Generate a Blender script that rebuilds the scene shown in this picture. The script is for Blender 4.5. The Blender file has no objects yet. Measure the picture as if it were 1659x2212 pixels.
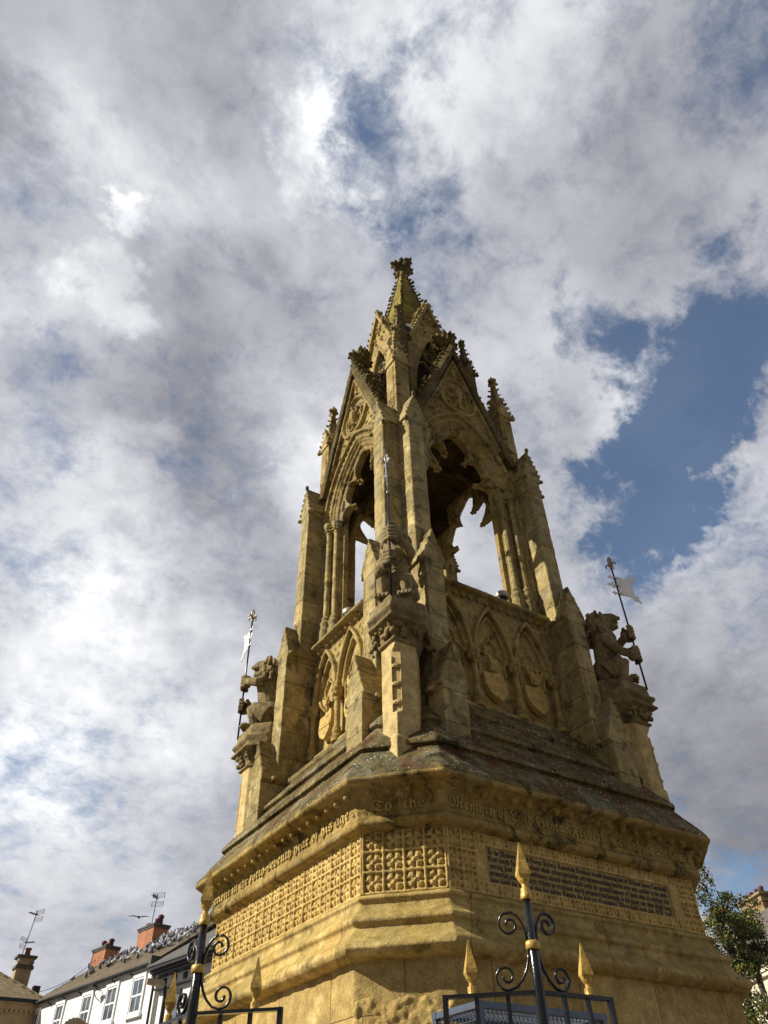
import bpy, bmesh, math, random
import numpy as np
from math import sin, cos, pi, sqrt, atan2, acos, radians as rad
from mathutils import Vector, Matrix, noise
random.seed(7)
S = bpy.context.scene
col = S.collection
# ------------------------------------------------------------------ camera
CAM = Vector((-7.052, -9.209, 1.6))
YAW, PITCH, ROLL = rad(33.656), rad(43.069), rad(-1.498)
fw = Vector((sin(YAW)*cos(PITCH), cos(YAW)*cos(PITCH), sin(PITCH)))
rt = Vector((cos(YAW), -sin(YAW), 0)); up = rt.cross(fw)
r2 = rt*cos(ROLL)+up*sin(ROLL); u2 = -rt*sin(ROLL)+up*cos(ROLL)
cd = bpy.data.cameras.new('camera'); cam = bpy.data.objects.new('camera', cd); col.objects.link(cam)
cam.matrix_world = Matrix((( r2.x,u2.x,-fw.x,CAM.x),(r2.y,u2.y,-fw.y,CAM.y),(r2.z,u2.z,-fw.z,CAM.z),(0,0,0,1)))
cd.sensor_fit = 'VERTICAL'; cd.sensor_height = 36; cd.lens = 25.82; cd.clip_end = 3000; cd.clip_start = .05
S.camera = cam
# ------------------------------------------------------------------ light
S.view_settings.view_transform = 'Standard'; S.view_settings.look = 'None'
S.view_settings.exposure = 0.48; S.view_settings.gamma = 1
SUN_AZ, SUN_EL = rad(-66), rad(35)
sl = bpy.data.lights.new('sun', 'SUN'); sl.energy = 5.0; sl.angle = rad(.6); sl.color = (1, .94, .80)
so = bpy.data.objects.new('sun', sl); col.objects.link(so)
sd = Vector((sin(SUN_AZ)*cos(SUN_EL), cos(SUN_AZ)*cos(SUN_EL), sin(SUN_EL)))
so.rotation_euler = sd.to_track_quat('Z', 'Y').to_euler(); so.location = (-20, 10, 30)

def skydir(px, py):            # a direction in the sky, from a point of the picture (1659 x 2212)
    v = fw*1586.7 + r2*(px-829.5) - u2*(py-1106); return v.normalized()

W = bpy.data.worlds.new('World'); S.world = W; W.use_nodes = True
nt = W.node_tree; nt.nodes.clear()
def N(t, **k):
    n = nt.nodes.new(t)
    for a, b in k.items(): setattr(n, a, b)
    return n
def L(a, b): nt.links.new(a, b)
def M(op, a, b=None, clamp=False):
    n = N('ShaderNodeMath', operation=op); n.use_clamp = clamp
    for i, v in enumerate((a, b)):
        if v is None: continue
        if isinstance(v, (int, float)): n.inputs[i].default_value = v
        else: L(v, n.inputs[i])
    return n.outputs[0]
def noise_tex(vec, scale, detail=6, rough=.6, dist=0., lac=2.):
    n = N('ShaderNodeTexNoise'); n.inputs['Scale'].default_value = scale; n.inputs['Detail'].default_value = detail
    n.inputs['Roughness'].default_value = rough; n.inputs['Distortion'].default_value = dist; n.inputs['Lacunarity'].default_value = lac
    if vec is not None: L(vec, n.inputs['Vector'])
    return n
def mapr(v, a, b, c=0., d=1., smooth=True):
    n = N('ShaderNodeMapRange'); n.interpolation_type = 'SMOOTHSTEP' if smooth else 'LINEAR'
    L(v, n.inputs[0]); n.inputs[1].default_value = a; n.inputs[2].default_value = b
    n.inputs[3].default_value = c; n.inputs[4].default_value = d
    return n.outputs[0]
def mix(fac, a, b, mode='MIX'):
    n = N('ShaderNodeMix', data_type='RGBA', blend_type=mode)
    for i, v in ((0, fac), (6, a), (7, b)):
        if isinstance(v, (int, float)): n.inputs[i].default_value = v
        elif isinstance(v, tuple): n.inputs[i].default_value = (*v, 1)
        else: L(v, n.inputs[i])
    return n.outputs[2]
def ramp(fac, *stops):
    n = N('ShaderNodeValToRGB'); L(fac, n.inputs[0]); e = n.color_ramp.elements
    while len(e) < len(stops): e.new(.5)
    for q, (p, c) in zip(e, stops): q.position = p; q.color = (*c, 1)
    return n.outputs[0]
def vop(op, a, b):
    n = N('ShaderNodeVectorMath', operation=op)
    for i, v in ((0, a), (1, b)):
        if v is None: continue
        if isinstance(v, (tuple, Vector)): n.inputs[i].default_value = tuple(v)
        else: L(v, n.inputs[i])
    return n

sky = N('ShaderNodeTexSky', sky_type='NISHITA'); sky.sun_disc = False
sky.sun_elevation = SUN_EL; sky.sun_rotation = SUN_AZ; sky.air_density = 1.0; sky.dust_density = .6; sky.ozone_density = 2.0
tc = N('ShaderNodeTexCoord'); D0 = tc.outputs['Generated']
warp = noise_tex(D0, 3.2, 7, .62, .2)
w1 = vop('SUBTRACT', warp.outputs['Color'], (.5, .5, .5)).outputs[0]
warpb = noise_tex(D0, 11, 8, .65, .3); w1 = vop('ADD', w1, vop('MULTIPLY', vop('SUBTRACT', warpb.outputs['Color'], (.5, .5, .5)).outputs[0], (.55, .55, .55)).outputs[0]).outputs[0]
sc_ = N('ShaderNodeVectorMath', operation='SCALE'); L(w1, sc_.inputs[0]); sc_.inputs['Scale'].default_value = .34
DW = vop('NORMALIZE', vop('ADD', D0, sc_.outputs[0]).outputs[0], None).outputs[0]
def blobs(lst, base):
    acc = base
    for px, py, r, w in lst:
        d = vop('DOT_PRODUCT', DW, skydir(px, py)).outputs['Value']
        acc = M('ADD', acc, mapr(d, cos(rad(r)), 1.0, 0, w))
    return acc
sep = N('ShaderNodeSeparateXYZ'); L(D0, sep.inputs[0])
flat = vop('DIVIDE', D0, None); cz = N('ShaderNodeCombineXYZ'); zz = M('ADD', sep.outputs[2], .35)
for i in range(3): L(zz, cz.inputs[i])
L(cz.outputs[0], flat.inputs[1]); FP = flat.outputs[0]
f1 = noise_tex(FP, 2.3, 10, .6, .5); f2 = noise_tex(FP, 4.6, 9, .58, .3); f3 = noise_tex(FP, 11, 8, .65, .2)
cov = blobs([(800,40,8,-.24),(825,140,5,-.02),(800,235,5,-.14),(930,240,5,-.30),(860,330,5,-.30),(800,400,4,-.26),(890,490,5,-.3),
             (1665,670,6,-.72),(1625,770,6,-.74),(1570,865,6,-.70),(1500,945,6,-.72),(1430,1015,6,-.72),(1355,1090,6,-.70),(1290,1150,6,-.45),(1390,1210,7,-.28),
             (1250,700,5.5,-.62),(1370,690,5,-.40),(1435,785,5,-.40),(1330,790,4,-.34),(1640,205,6,-.26),(1650,50,5,-.2),(1290,35,4,-.24),
             (60,470,4,-.22),(120,1030,5,-.28),(30,850,4,-.22),(120,1690,7,-.30),(10,1290,6,-.30),(470,1030,5,-.2),(1640,1930,5,-.7),(1650,1240,6,-.36)], .86)
f4 = noise_tex(FP, 24, 8, .7, .4)
cov = M('ADD', cov, M('MULTIPLY', M('SUBTRACT', f2.outputs[0], .5), .9))
cov = M('ADD', cov, M('MULTIPLY', M('SUBTRACT', f3.outputs[0], .5), 1.3))
cov = M('ADD', cov, M('MULTIPLY', M('SUBTRACT', f4.outputs[0], .5), 1.2))
br = blobs([(288,515,3,.24),(285,520,9,.07),(200,655,3,.16),(200,600,9,.05),(150,560,14,.05),(580,400,10,.14),(700,300,5,.12),(600,60,10,.12),(100,200,12,.12),(250,190,6,.1),(200,1130,10,.16),(150,1620,14,.14),
            (330,1450,12,.12),(950,150,14,.12),(1400,930,7,.16),(660,980,8,.10),(60,1950,14,.08),(1540,1250,8,.12),(1120,700,8,.10),(1050,120,8,.12),(760,1150,8,.1),
            (440,200,9,-.16),(480,760,13,-.11),(60,420,8,-.16),(650,640,8,-.05),(60,930,7,-.14),(330,1900,12,-.08),(500,1250,9,-.08),(330,740,7,-.08),
            (1250,420,14,-.05),(1560,1520,14,-.13),(60,300,5,-.1),(400,1080,6,-.1),(500,900,6,-.08),(1630,1700,9,-.12),(30,40,8,-.14),(480,120,8,-.06)], .615)
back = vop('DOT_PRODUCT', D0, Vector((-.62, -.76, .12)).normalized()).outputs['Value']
br = M('ADD', br, mapr(back, -.05, .55, 0, -.36))      # dark cloud added behind the viewer, out of view, to cut fill on shaded faces
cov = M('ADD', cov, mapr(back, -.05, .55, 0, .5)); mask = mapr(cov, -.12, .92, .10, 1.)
br = M('ADD', br, M('MULTIPLY', M('SUBTRACT', f1.outputs[0], .5), .55))
br = M('ADD', br, M('MULTIPLY', M('SUBTRACT', f2.outputs[0], .5), .38))
br = M('ADD', br, M('MULTIPLY', M('SUBTRACT', f3.outputs[0], .5), .20))
br = M('ADD', br, M('MULTIPLY', M('SUBTRACT', f4.outputs[0], .5), .10))
ccol = ramp(br, (0., (.085, .085, .092)), (.28, (.17, .17, .188)), (.48, (.285, .288, .318)), (.66, (.42, .425, .46)), (.86, (.62, .63, .65)), (1., (.86, .87, .88)))
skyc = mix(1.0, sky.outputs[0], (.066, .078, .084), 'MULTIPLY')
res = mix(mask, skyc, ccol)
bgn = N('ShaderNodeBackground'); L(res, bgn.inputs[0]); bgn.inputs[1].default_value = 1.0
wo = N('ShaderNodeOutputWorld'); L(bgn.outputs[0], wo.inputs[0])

# ------------------------------------------------------------------ materials
def new_mat(name):
    global nt
    m = bpy.data.materials.new(name); m.use_nodes = True; nt = m.node_tree; nt.nodes.clear()
    p = N('ShaderNodeBsdfPrincipled'); o = N('ShaderNodeOutputMaterial'); L(p.outputs[0], o.inputs[0]); return m, p
def plain(name, c, rough=.5, metal=0., var=.12, scale=6., bump=0., bscale=40., spec=.5):
    m, p = new_mat(name); t = N('ShaderNodeTexCoord').outputs['Object']
    n = noise_tex(t, scale, 6, .6)
    c2 = tuple(x*(1-var*2) for x in c); c3 = tuple(min(1, x*(1+var)) for x in c)
    L(ramp(n.outputs[0], (.3, c2), (.7, c3)), p.inputs['Base Color'])
    p.inputs['Roughness'].default_value = rough; p.inputs['Metallic'].default_value = metal
    p.inputs['Specular IOR Level'].default_value = spec
    if bump:
        b = N('ShaderNodeBump'); b.inputs['Strength'].default_value = bump; b.inputs['Distance'].default_value = .01
        L(noise_tex(t, bscale, 5, .6).outputs[0], b.inputs['Height']); L(b.outputs[0], p.inputs['Normal'])
    return m
GREY = {'pier_ashlar': .55, 'carved_gable_stone': .45, 'dado_stone': .3, 'honey_stone': .12, 'rough_honey_stone': .12, 'moulded_honey_stone': .22, 'carved_honey_stone': .12, 'weathered_roof_stone': .6, 'fresh_pedestal_stone': .0, 'cornice_stone': .35, 'mossy_spire_stone': .15, 'raised_letter_stone': 0, 'dark_interior_stone': 0, 'statue_stone': .2}
STREAK = {'pier_ashlar': .5, 'honey_stone': .38, 'moulded_honey_stone': .45, 'cornice_stone': .6, 'fresh_pedestal_stone': .12, 'carved_honey_stone': .2, 'raised_letter_stone': .1}
def stone(name, a, b, grime=.5, gcol=(.05, .035, .015), moss=.5, mcol=(.10, .085, .02), spots=0., joints=None, bump=.5, red=0., coarse=0.):
    m, p = new_mat(name); t = N('ShaderNodeTexCoord').outputs['Object']
    n1 = noise_tex(t, .9, 5, .6, .4); n2 = noise_tex(t, 7, 8, .65, .2); n3 = noise_tex(t, 3.1, 10, .72, .6); n4 = noise_tex(t, 45, 6, .7)
    c = ramp(n1.outputs[0], (.32, a), (.68, b))
    c = mix(1., c, ramp(n2.outputs[0], (.28, (.60, .59, .54)), (.72, (1.20, 1.19, 1.14))), 'MULTIPLY')
    c = mix(1., c, ramp(n4.outputs[0], (.32, (.64, .63, .60)), (.68, (1.24, 1.24, 1.22))), 'MULTIPLY')
    hs = None
    if joints:
        bw, bh = joints
        sx = N('ShaderNodeSeparateXYZ'); L(t, sx.inputs[0]); cx = N('ShaderNodeCombineXYZ')
        wob = M('MULTIPLY', M('SUBTRACT', n2.outputs[0], .5), .02)
        L(M('ADD', M('SUBTRACT', sx.outputs[0], sx.outputs[1]), wob), cx.inputs[0]); L(M('ADD', sx.outputs[2], wob), cx.inputs[1])
        bk = N('ShaderNodeTexBrick'); L(cx.outputs[0], bk.inputs['Vector']); bk.inputs['Scale'].default_value = 1
        bk.inputs['Brick Width'].default_value = bw; bk.inputs['Row Height'].default_value = bh; bk.inputs['Mortar Size'].default_value = .006
        bk.inputs['Mortar Smooth'].default_value = .35; bk.inputs['Bias'].default_value = 0
        bk.inputs['Color1'].default_value = (.70, .70, .67, 1); bk.inputs['Color2'].default_value = (1.2, 1.19, 1.16, 1); bk.inputs['Mortar'].default_value = (.16, .14, .10, 1)
        c = mix(.9, c, bk.outputs[0], 'MULTIPLY'); hs = bk.outputs['Fac']
    # grey lichen film and vertical run-off streaks
    gf = M('MULTIPLY', mapr(noise_tex(t, 1.7, 9, .68, .5).outputs[0], .47, .66), GREY.get(name, .25))
    c = mix(gf, c, (.30, .275, .19))
    mp = N('ShaderNodeMapping'); L(t, mp.inputs[0]); mp.inputs['Scale'].default_value = (7, 7, .55)
    st = M('MULTIPLY', mapr(noise_tex(mp.outputs[0], 1., 7, .65, .3).outputs[0], .50, .70), STREAK.get(name, .35))
    c = mix(st, c, tuple(min(1, x*1.7) for x in gcol))
    pf = M('MULTIPLY', mapr(noise_tex(t, 2.6, 6, .6, .2).outputs[0], .56, .70), .45)
    c = mix(pf, c, tuple(min(1, x*1.28+.03) for x in b))
    # grime patches
    g = M('MULTIPLY', mapr(n3.outputs[0], .50, .66), grime)
    c = mix(g, c, gcol)
    geo = N('ShaderNodeNewGeometry'); sn = N('ShaderNodeSeparateXYZ'); L(geo.outputs['Normal'], sn.inputs[0])
    upn = mapr(sn.outputs[2], .15, .8)
    mo = M('MULTIPLY', M('MULTIPLY', upn, mapr(noise_tex(t, 5.5, 9, .7).outputs[0], .34, .58)), moss)
    c = mix(mo, c, mcol)
    yl = M('MULTIPLY', mapr(noise_tex(t, 4.2, 9, .75, .3).outputs[0], .58, .70), .45*moss)
    c = mix(yl, c, (.30, .22, .03))
    if red:
        rr = M('MULTIPLY', M('MULTIPLY', upn, mapr(noise_tex(t, 2.1, 8, .7).outputs[0], .48, .62)), red)
        c = mix(rr, c, (.085, .022, .008))
        gg = M('MULTIPLY', M('MULTIPLY', upn, mapr(noise_tex(t, 1.7, 8, .7, .8).outputs[0], .56, .68)), red)
        c = mix(gg, c, (.045, .06, .010))
    if spots:
        v = N('ShaderNodeTexVoronoi'); v.inputs['Scale'].default_value = 21; v.inputs['Randomness'].default_value = 1
        wv = mix(.04, t, noise_tex(t, 30, 3).outputs['Color']); L(wv, v.inputs['Vector'])
        sp = M('MULTIPLY', mapr(v.outputs['Distance'], .12+.10*spots, .08+.08*spots, 0, 1), mapr(noise_tex(t, 2.4, 6, .6).outputs[0], .55-.12*spots, .68-.1*spots))
        c = mix(M('MULTIPLY', sp, spots), c, (.62, .60, .52))
    L(c, p.inputs['Base Color']); p.inputs['Roughness'].default_value = .92; p.inputs['Specular IOR Level'].default_value = .2
    h = M('ADD', M('MULTIPLY', n2.outputs[0], .9+coarse), M('ADD', M('MULTIPLY', n3.outputs[0], .8+coarse), M('MULTIPLY', n4.outputs[0], .35)))
    if hs is not None: h = M('SUBTRACT', h, M('MULTIPLY', hs, .55))
    bn = N('ShaderNodeBump'); bn.inputs['Strength'].default_value = bump; bn.inputs['Distance'].default_value = .035
    L(h, bn.inputs['Height']); L(bn.outputs[0], p.inputs['Normal'])
    return m
HONEY = (.50, .295, .075); HONEY2 = (.60, .385, .125)
m_base = stone('honey_stone', (.54, .37, .135), (.70, .53, .24), .32, (.16, .115, .045), .3, (.20, .15, .04), joints=(1.15, .95), bump=.6)
m_rough = stone('rough_honey_stone', (.52, .36, .13), (.68, .51, .22), .32, (.16, .115, .045), .3, (.20, .15, .04), bump=.9)
m_tile = stone('carved_honey_stone', (.54, .37, .13), (.66, .49, .20), .30, (.15, .105, .035), .15, bump=.4)
m_mould = stone('moulded_honey_stone', (.53, .37, .13), (.68, .51, .22), .65, (.09, .07, .022), .5, (.20, .155, .03), joints=(1.9, 30.), bump=.6)
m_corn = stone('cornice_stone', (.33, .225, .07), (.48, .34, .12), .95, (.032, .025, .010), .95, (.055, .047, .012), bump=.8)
m_slab = stone('darkened_tablet_stone', (.36, .265, .11), (.46, .34, .15), .5, (.12, .09, .035), .1, bump=.3)
m_roof = stone('weathered_roof_stone', (.13, .10, .04), (.27, .205, .08), .9, (.016, .013, .006), .5, (.035, .030, .009), spots=1., bump=1., red=.9)
m_pier = stone('pier_ashlar', (.33, .255, .115), (.54, .43, .215), .78, (.055, .045, .02), .75, (.10, .088, .02), spots=.4, joints=(2.4, .46), bump=.85)
m_dado = stone('dado_stone', (.38, .27, .10), (.54, .40, .165), .65, (.055, .040, .014), .6, (.11, .09, .02), bump=.7)
m_carv = stone('carved_gable_stone', (.30, .21, .075), (.50, .375, .155), .85, (.028, .021, .009), .9, (.05, .042, .011), bump=.95)
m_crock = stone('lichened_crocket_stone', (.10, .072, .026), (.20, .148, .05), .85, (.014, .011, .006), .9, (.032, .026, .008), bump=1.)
m_dark = stone('dark_interior_stone', (.06, .038, .015), (.10, .066, .026), .8, (.010, .008, .005), .1, bump=.9)  # near-black base colour puts shade into the lantern interior; vault shares it
m_spire = stone('mossy_spire_stone', (.17, .125, .028), (.34, .27, .035), .7, (.03, .024, .008), .6, (.14, .12, .012), joints=(.8, .35), bump=.8)
m_stat = stone('statue_stone', (.23, .175, .09), (.40, .305, .16), .9, (.028, .022, .014), .7, (.04, .034, .016), bump=.7)
m_ped = stone('fresh_pedestal_stone', (.50, .37, .175), (.62, .475, .235), .24, (.14, .10, .04), .35, bump=.3)
m_capd = stone('blackened_cap_stone', (.18, .135, .062), (.40, .30, .145), .92, (.02, .016, .009), .6, (.04, .033, .012), bump=.6)
m_letter = plain('black_letter_paint', (.012, .011, .009), .7)
m_frlet = stone('raised_letter_stone', (.44, .32, .115), (.54, .40, .16), .45, (.09, .07, .025), .2, bump=.4)
m_black = plain('black_gloss_iron', (.008, .009, .010), .22, 0, .2, 30, .15, 60)
m_gold = plain('gold_paint', (.58, .37, .085), .45, .30, .25, 22, .5, 40)
m_pole = plain('dark_pole_steel', (.012, .014, .020), .25, .3)
m_white = plain('white_painted_metal', (.80, .79, .78), .35, .1, .06)
m_brz = plain('weathered_white_metal', (.42, .38, .32), .45, .3, .2, 40)
m_grey = plain('galvanised_steel', (.11, .135, .18), .4, .6)
m_net = plain('black_netting', (.02, .02, .02), .8)
m_glassdome = plain('smoked_dome', (.02, .02, .02), .1)
m_render = plain('white_painted_render', (.74, .735, .72), .75, 0, .07, 1.1, .5, 8)
m_sash = plain('white_sash_paint', (.82, .82, .84), .4, 0, .02)
m_glass = plain('dark_window_glass', (.10, .13, .17), .06, 0, .4, 1.2, spec=1.)
m_bgut = plain('black_gutter', (.012, .012, .014), .4)
m_slate = plain('slate', (.09, .085, .075), .8, 0, .3, 9, .6, 30)
m_pot = plain('clay_pot', (.30, .085, .04), .8, 0, .3, 9)
m_potp = plain('purple_clay_cowl', (.13, .035, .05), .7, 0, .2)
m_bark = plain('bark', (.07, .05, .035), .9, 0, .3, 20, .8, 30)
m_lamp = plain('grey_lamp_housing', (.34, .30, .25), .4)
m_cream = plain('cream_cornice', (.62, .55, .42), .7)
m_bird = [plain('dark_feathers', (.05, .05, .06), .7), plain('grey_feathers', (.20, .21, .24), .7), plain('pale_feathers', (.55, .55, .56), .7)]
def tiled(name, c1, c2, mortar, bw, bh, ms, rough=.85, axis='xz', bump=.6):
    m, p = new_mat(name); t = N('ShaderNodeTexCoord').outputs['Object']; s = N('ShaderNodeSeparateXYZ'); L(t, s.inputs[0]); c = N('ShaderNodeCombineXYZ')
    if axis == 'xz': L(M('ADD', s.outputs[0], s.outputs[1]), c.inputs[0])
    else: L(s.outputs[0], c.inputs[0])
    L(s.outputs[2], c.inputs[1])
    b = N('ShaderNodeTexBrick'); L(c.outputs[0], b.inputs['Vector']); b.inputs['Scale'].default_value = 1
    b.inputs['Brick Width'].default_value = bw; b.inputs['Row Height'].default_value = bh; b.inputs['Mortar Size'].default_value = ms
    b.inputs['Color1'].default_value = (*c1, 1); b.inputs['Color2'].default_value = (*c2, 1); b.inputs['Mortar'].default_value = (*mortar, 1)
    cc = mix(1., b.outputs[0], ramp(noise_tex(t, 1.3, 8, .7).outputs[0], (.3, (.7, .7, .7)), (.7, (1.2, 1.2, 1.2))), 'MULTIPLY')
    L(cc, p.inputs['Base Color']); p.inputs['Roughness'].default_value = rough
    bp = N('ShaderNodeBump'); bp.inputs['Strength'].default_value = bump; bp.inputs['Distance'].default_value = .03; bp.invert = True
    L(b.outputs['Fac'], bp.inputs['Height']); L(bp.outputs[0], p.inputs['Normal']); return m
m_brick = tiled('orange_brick', (.50, .15, .045), (.34, .09, .03), (.30, .24, .17), .24, .085, .012)
m_bufb = tiled('buff_brick', (.36, .26, .12), (.24, .16, .07), (.25, .2, .13), .24, .085, .012)
m_tiles = tiled('brown_roof_tile', (.15, .105, .055), (.10, .07, .038), (.025, .018, .01), .26, .20, .018)
m_tiles2 = tiled('buff_stone_tile', (.30, .225, .115), (.21, .155, .08), (.07, .05, .03), .40, .17, .014)
m_slate2 = tiled('grey_roof_slate', (.13, .10, .095), (.10, .078, .075), (.05, .04, .04), .3, .2, .008)
m_sand = plain('sandstone_facade', (.42, .29, .15), .85, 0, .12, 2., .4, 12)
def leafmat(name, cs):
    m, p = new_mat(name); o = N('ShaderNodeObjectInfo'); g = N('ShaderNodeNewGeometry')
    L(ramp(g.outputs['Random Per Island'], *cs), p.inputs['Base Color']); p.inputs['Roughness'].default_value = .5
    return m
m_leaf = leafmat('autumn_green_leaf', ((0, (.035, .065, .012)), (.45, (.06, .10, .018)), (.72, (.11, .13, .02)), (.93, (.26, .18, .02)), (1., (.26, .10, .02))))
def ground_mat():
    m, p = new_mat('paving'); t = N('ShaderNodeTexCoord').outputs['Object']
    b = N('ShaderNodeTexBrick'); L(t, b.inputs['Vector']); b.inputs['Scale'].default_value = 1; b.inputs['Brick Width'].default_value = .6; b.inputs['Row Height'].default_value = .4
    b.inputs['Mortar Size'].default_value = .008; b.inputs['Color1'].default_value = (.12, .105, .085, 1); b.inputs['Color2'].default_value = (.10, .085, .07, 1); b.inputs['Mortar'].default_value = (.1, .09, .08, 1)
    L(mix(1., b.outputs[0], ramp(noise_tex(t, 1., 8, .7).outputs[0], (.3, (.7, .7, .7)), (.7, (1.2, 1.2, 1.2))), 'MULTIPLY'), p.inputs['Base Color']); p.inputs['Roughness'].default_value = .9; return m
m_pave = ground_mat()

# ------------------------------------------------------------------ mesh helpers
class B:
    def __init__(s): s.m = bmesh.new()
    def face_solid(s, rings, close=False):      # rings: lists of equal-length closed loops
        vs = [[s.m.verts.new(p) for p in r] for r in rings]; n = len(rings[0])
        rng = range(len(vs)) if close else range(len(vs)-1)
        for i in rng:
            a, b = vs[i], vs[(i+1) % len(vs)]
            for j in range(n): s.m.faces.new((a[j], a[(j+1) % n], b[(j+1) % n], b[j]))
        if not close: s.m.faces.new(vs[0][::-1]); s.m.faces.new(vs[-1])
    def box(s, x0, x1, y0, y1, z0, z1, mat=None):
        r = [[(x0,y0,z), (x1,y0,z), (x1,y1,z), (x0,y1,z)] for z in (z0, z1)]
        if mat is not None: r = [[tuple(mat @ Vector(p)) for p in q] for q in r]
        s.face_solid(r)
    def pxz(s, poly, y0, y1): s.face_solid([[(x, y, z) for x, z in poly] for y in (y0, y1)])
    def pyz(s, poly, x0, x1): s.face_solid([[(x, y, z) for y, z in poly] for x in (x0, x1)])
    def pxy(s, poly, z0, z1): s.face_solid([[(x, y, z) for x, y in poly] for z in (z0, z1)])
    def band(s, A, Bp, y0, y1):
        for i in range(len(A)-1):
            q = [A[i], A[i+1], Bp[i+1], Bp[i]]
            s.pxz(q, y0, y1)
    def sweep(s, path, prof):                    # path in xz, prof (n,y) closed
        rings = []
        for i, p in enumerate(path):
            a = path[max(0, i-1)]; b = path[min(len(path)-1, i+1)]
            dx, dz = b[0]-a[0], b[1]-a[1]; l = sqrt(dx*dx+dz*dz) or 1; nx, nz = -dz/l, dx/l
            if 0 < i < len(path)-1:
                d1 = Vector((p[0]-a[0], p[1]-a[1])); d2 = Vector((b[0]-p[0], b[1]-p[1]))
                if d1.length > 1e-6 and d2.length > 1e-6: 
                    d1.normalize(); d2.normalize(); m_ = (d1+d2)
                    if m_.length > .2: m_.normalize(); nx, nz = -m_.y, m_.x; k = 1/max(.45, m_.dot(d1)); nx *= k; nz *= k
            rings.append([(p[0]+nx*n, y, p[1]+nz*n) for n, y in prof])
        s.face_solid(rings)
    def tube(s, pts, rad_, seg=8, rings_only=False):
        pts = [Vector(p) for p in pts]
        if not hasattr(rad_, '__len__'): rad_ = [rad_]*len(pts)
        rings = []; ref = None
        for i, p in enumerate(pts):
            d = (pts[min(i+1, len(pts)-1)]-pts[max(i-1, 0)]).normalized()
            if ref is None: ref = d.orthogonal().normalized()
            ref = (ref - d*ref.dot(d)).normalized(); b = d.cross(ref)
            rings.append([tuple(p+(ref*cos(2*pi*k/seg)+b*sin(2*pi*k/seg))*rad_[i]) for k in range(seg)])
        s.face_solid(rings)
    def lathe(s, prof, cx=0, cy=0, seg=12, ph=0.):
        s.face_solid([[(cx+r*cos(ph+2*pi*k/seg), cy+r*sin(ph+2*pi*k/seg), z) for k in range(seg)] for r, z in prof])
    def blob(s, c, r, rot=None, sub=1):
        if not hasattr(r, '__len__'): r = (r, r, r)
        mt = Matrix.Translation(Vector(c))
        if rot is not None: mt = mt @ rot
        mt = mt @ Matrix.Diagonal((*r, 1)); bmesh.ops.create_icosphere(s.m, subdivisions=sub, radius=1, matrix=mt)
def rotm(ax, a): return Matrix.Rotation(a, 4, ax)
def link(me, name, mat, parent=None, rotz=0.):
    o = bpy.data.objects.new(name, me); col.objects.link(o); o.rotation_euler.z = rotz
    if mat is not None and not me.materials: me.materials.append(mat)
    if parent is not None: o.parent = parent
    return o
def finish(b, smooth=False, name='mesh'):
    bmesh.ops.recalc_face_normals(b.m, faces=b.m.faces)
    me = bpy.data.meshes.new(name); b.m.to_mesh(me); b.m.free()
    if smooth: me.polygons.foreach_set('use_smooth', [True]*len(me.polygons))
    return me
def vox(b, size=.02, amp=.006, ns=6., it=1, amp2=0., name='mesh'):
    me = finish(b); o = bpy.data.objects.new('tmp', me); col.objects.link(o)
    m = o.modifiers.new('r', 'REMESH'); m.mode = 'VOXEL'; m.voxel_size = size; m.use_smooth_shade = True
    if it:
        q = o.modifiers.new('s', 'SMOOTH'); q.factor = .5; q.iterations = it
    dg = bpy.context.evaluated_depsgraph_get(); dg.update()
    out = bpy.data.meshes.new_from_object(o.evaluated_get(dg)); bpy.data.objects.remove(o); bpy.data.meshes.remove(me)
    out.name = name; n = len(out.vertices)
    if amp:
        co = np.empty(n*3, 'f'); no = np.empty(n*3, 'f'); out.vertices.foreach_get('co', co); out.vertices.foreach_get('normal', no)
        co = co.reshape(-1, 3); no = no.reshape(-1, 3); nn = noise.noise
        d = np.array([nn(Vector((x*ns, y*ns, z*ns)))*amp + nn(Vector((x*ns*3.3, y*ns*3.3, z*ns*3.3)))*amp*.5 for x, y, z in co.tolist()], 'f')
        out.vertices.foreach_set('co', (co+no*d[:, None]).ravel())
    out.polygons.foreach_set('use_smooth', [True]*len(out.polygons)); out.update(); return out
def thing(name, label, cat, loc=(0, 0, 0), rz=0., group=None):
    o = bpy.data.objects.new(name, None); col.objects.link(o); o.location = loc; o.rotation_euler.z = rz
    o['label'] = label; o['category'] = cat
    if group: o['group'] = group
    return o
def tag(o, label, cat, group=None):
    o['label'] = label; o['category'] = cat
    if group: o['group'] = group
    return o
def copy_tree(o, parent=None):
    c = o.copy(); col.objects.link(c); c.parent = parent
    for ch in list(o.children): copy_tree(ch, c)
    return c
# gothic arch: half-span h and rise; concentric family with centre offset c and radius R
def arch(c, R, z0, n=14):
    a = acos(c/R); l = [(c-R*cos(a*i/n), z0+R*sin(a*i/n)) for i in range(n+1)]
    return l + [(-x, z) for x, z in l[-2::-1]]
def along(pts, n):
    d = [0]
    for a, b in zip(pts, pts[1:]): d.append(d[-1]+math.dist(a, b))
    out = []
    for i in range(n+1):
        t = d[-1]*i/n; k = 0
        while k < len(d)-2 and d[k+1] < t: k += 1
        f = (t-d[k])/max(1e-9, d[k+1]-d[k]); out.append((pts[k][0]+(pts[k+1][0]-pts[k][0])*f, pts[k][1]+(pts[k+1][1]-pts[k][1])*f))
    return out
def cs(w, k, z):                                 # chamfered square ring
    return [(-w, -(w-k), z), (-(w-k), -w, z), (w-k, -w, z), (w, -(w-k), z), (w, w-k, z), (w-k, w, z), (-(w-k), w, z), (-w, w-k, z)]
kk = lambda w: .65+(w-2.66)*.40
R4 = (0, -pi/2, pi/2, pi)                        # front, left, right, back
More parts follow.
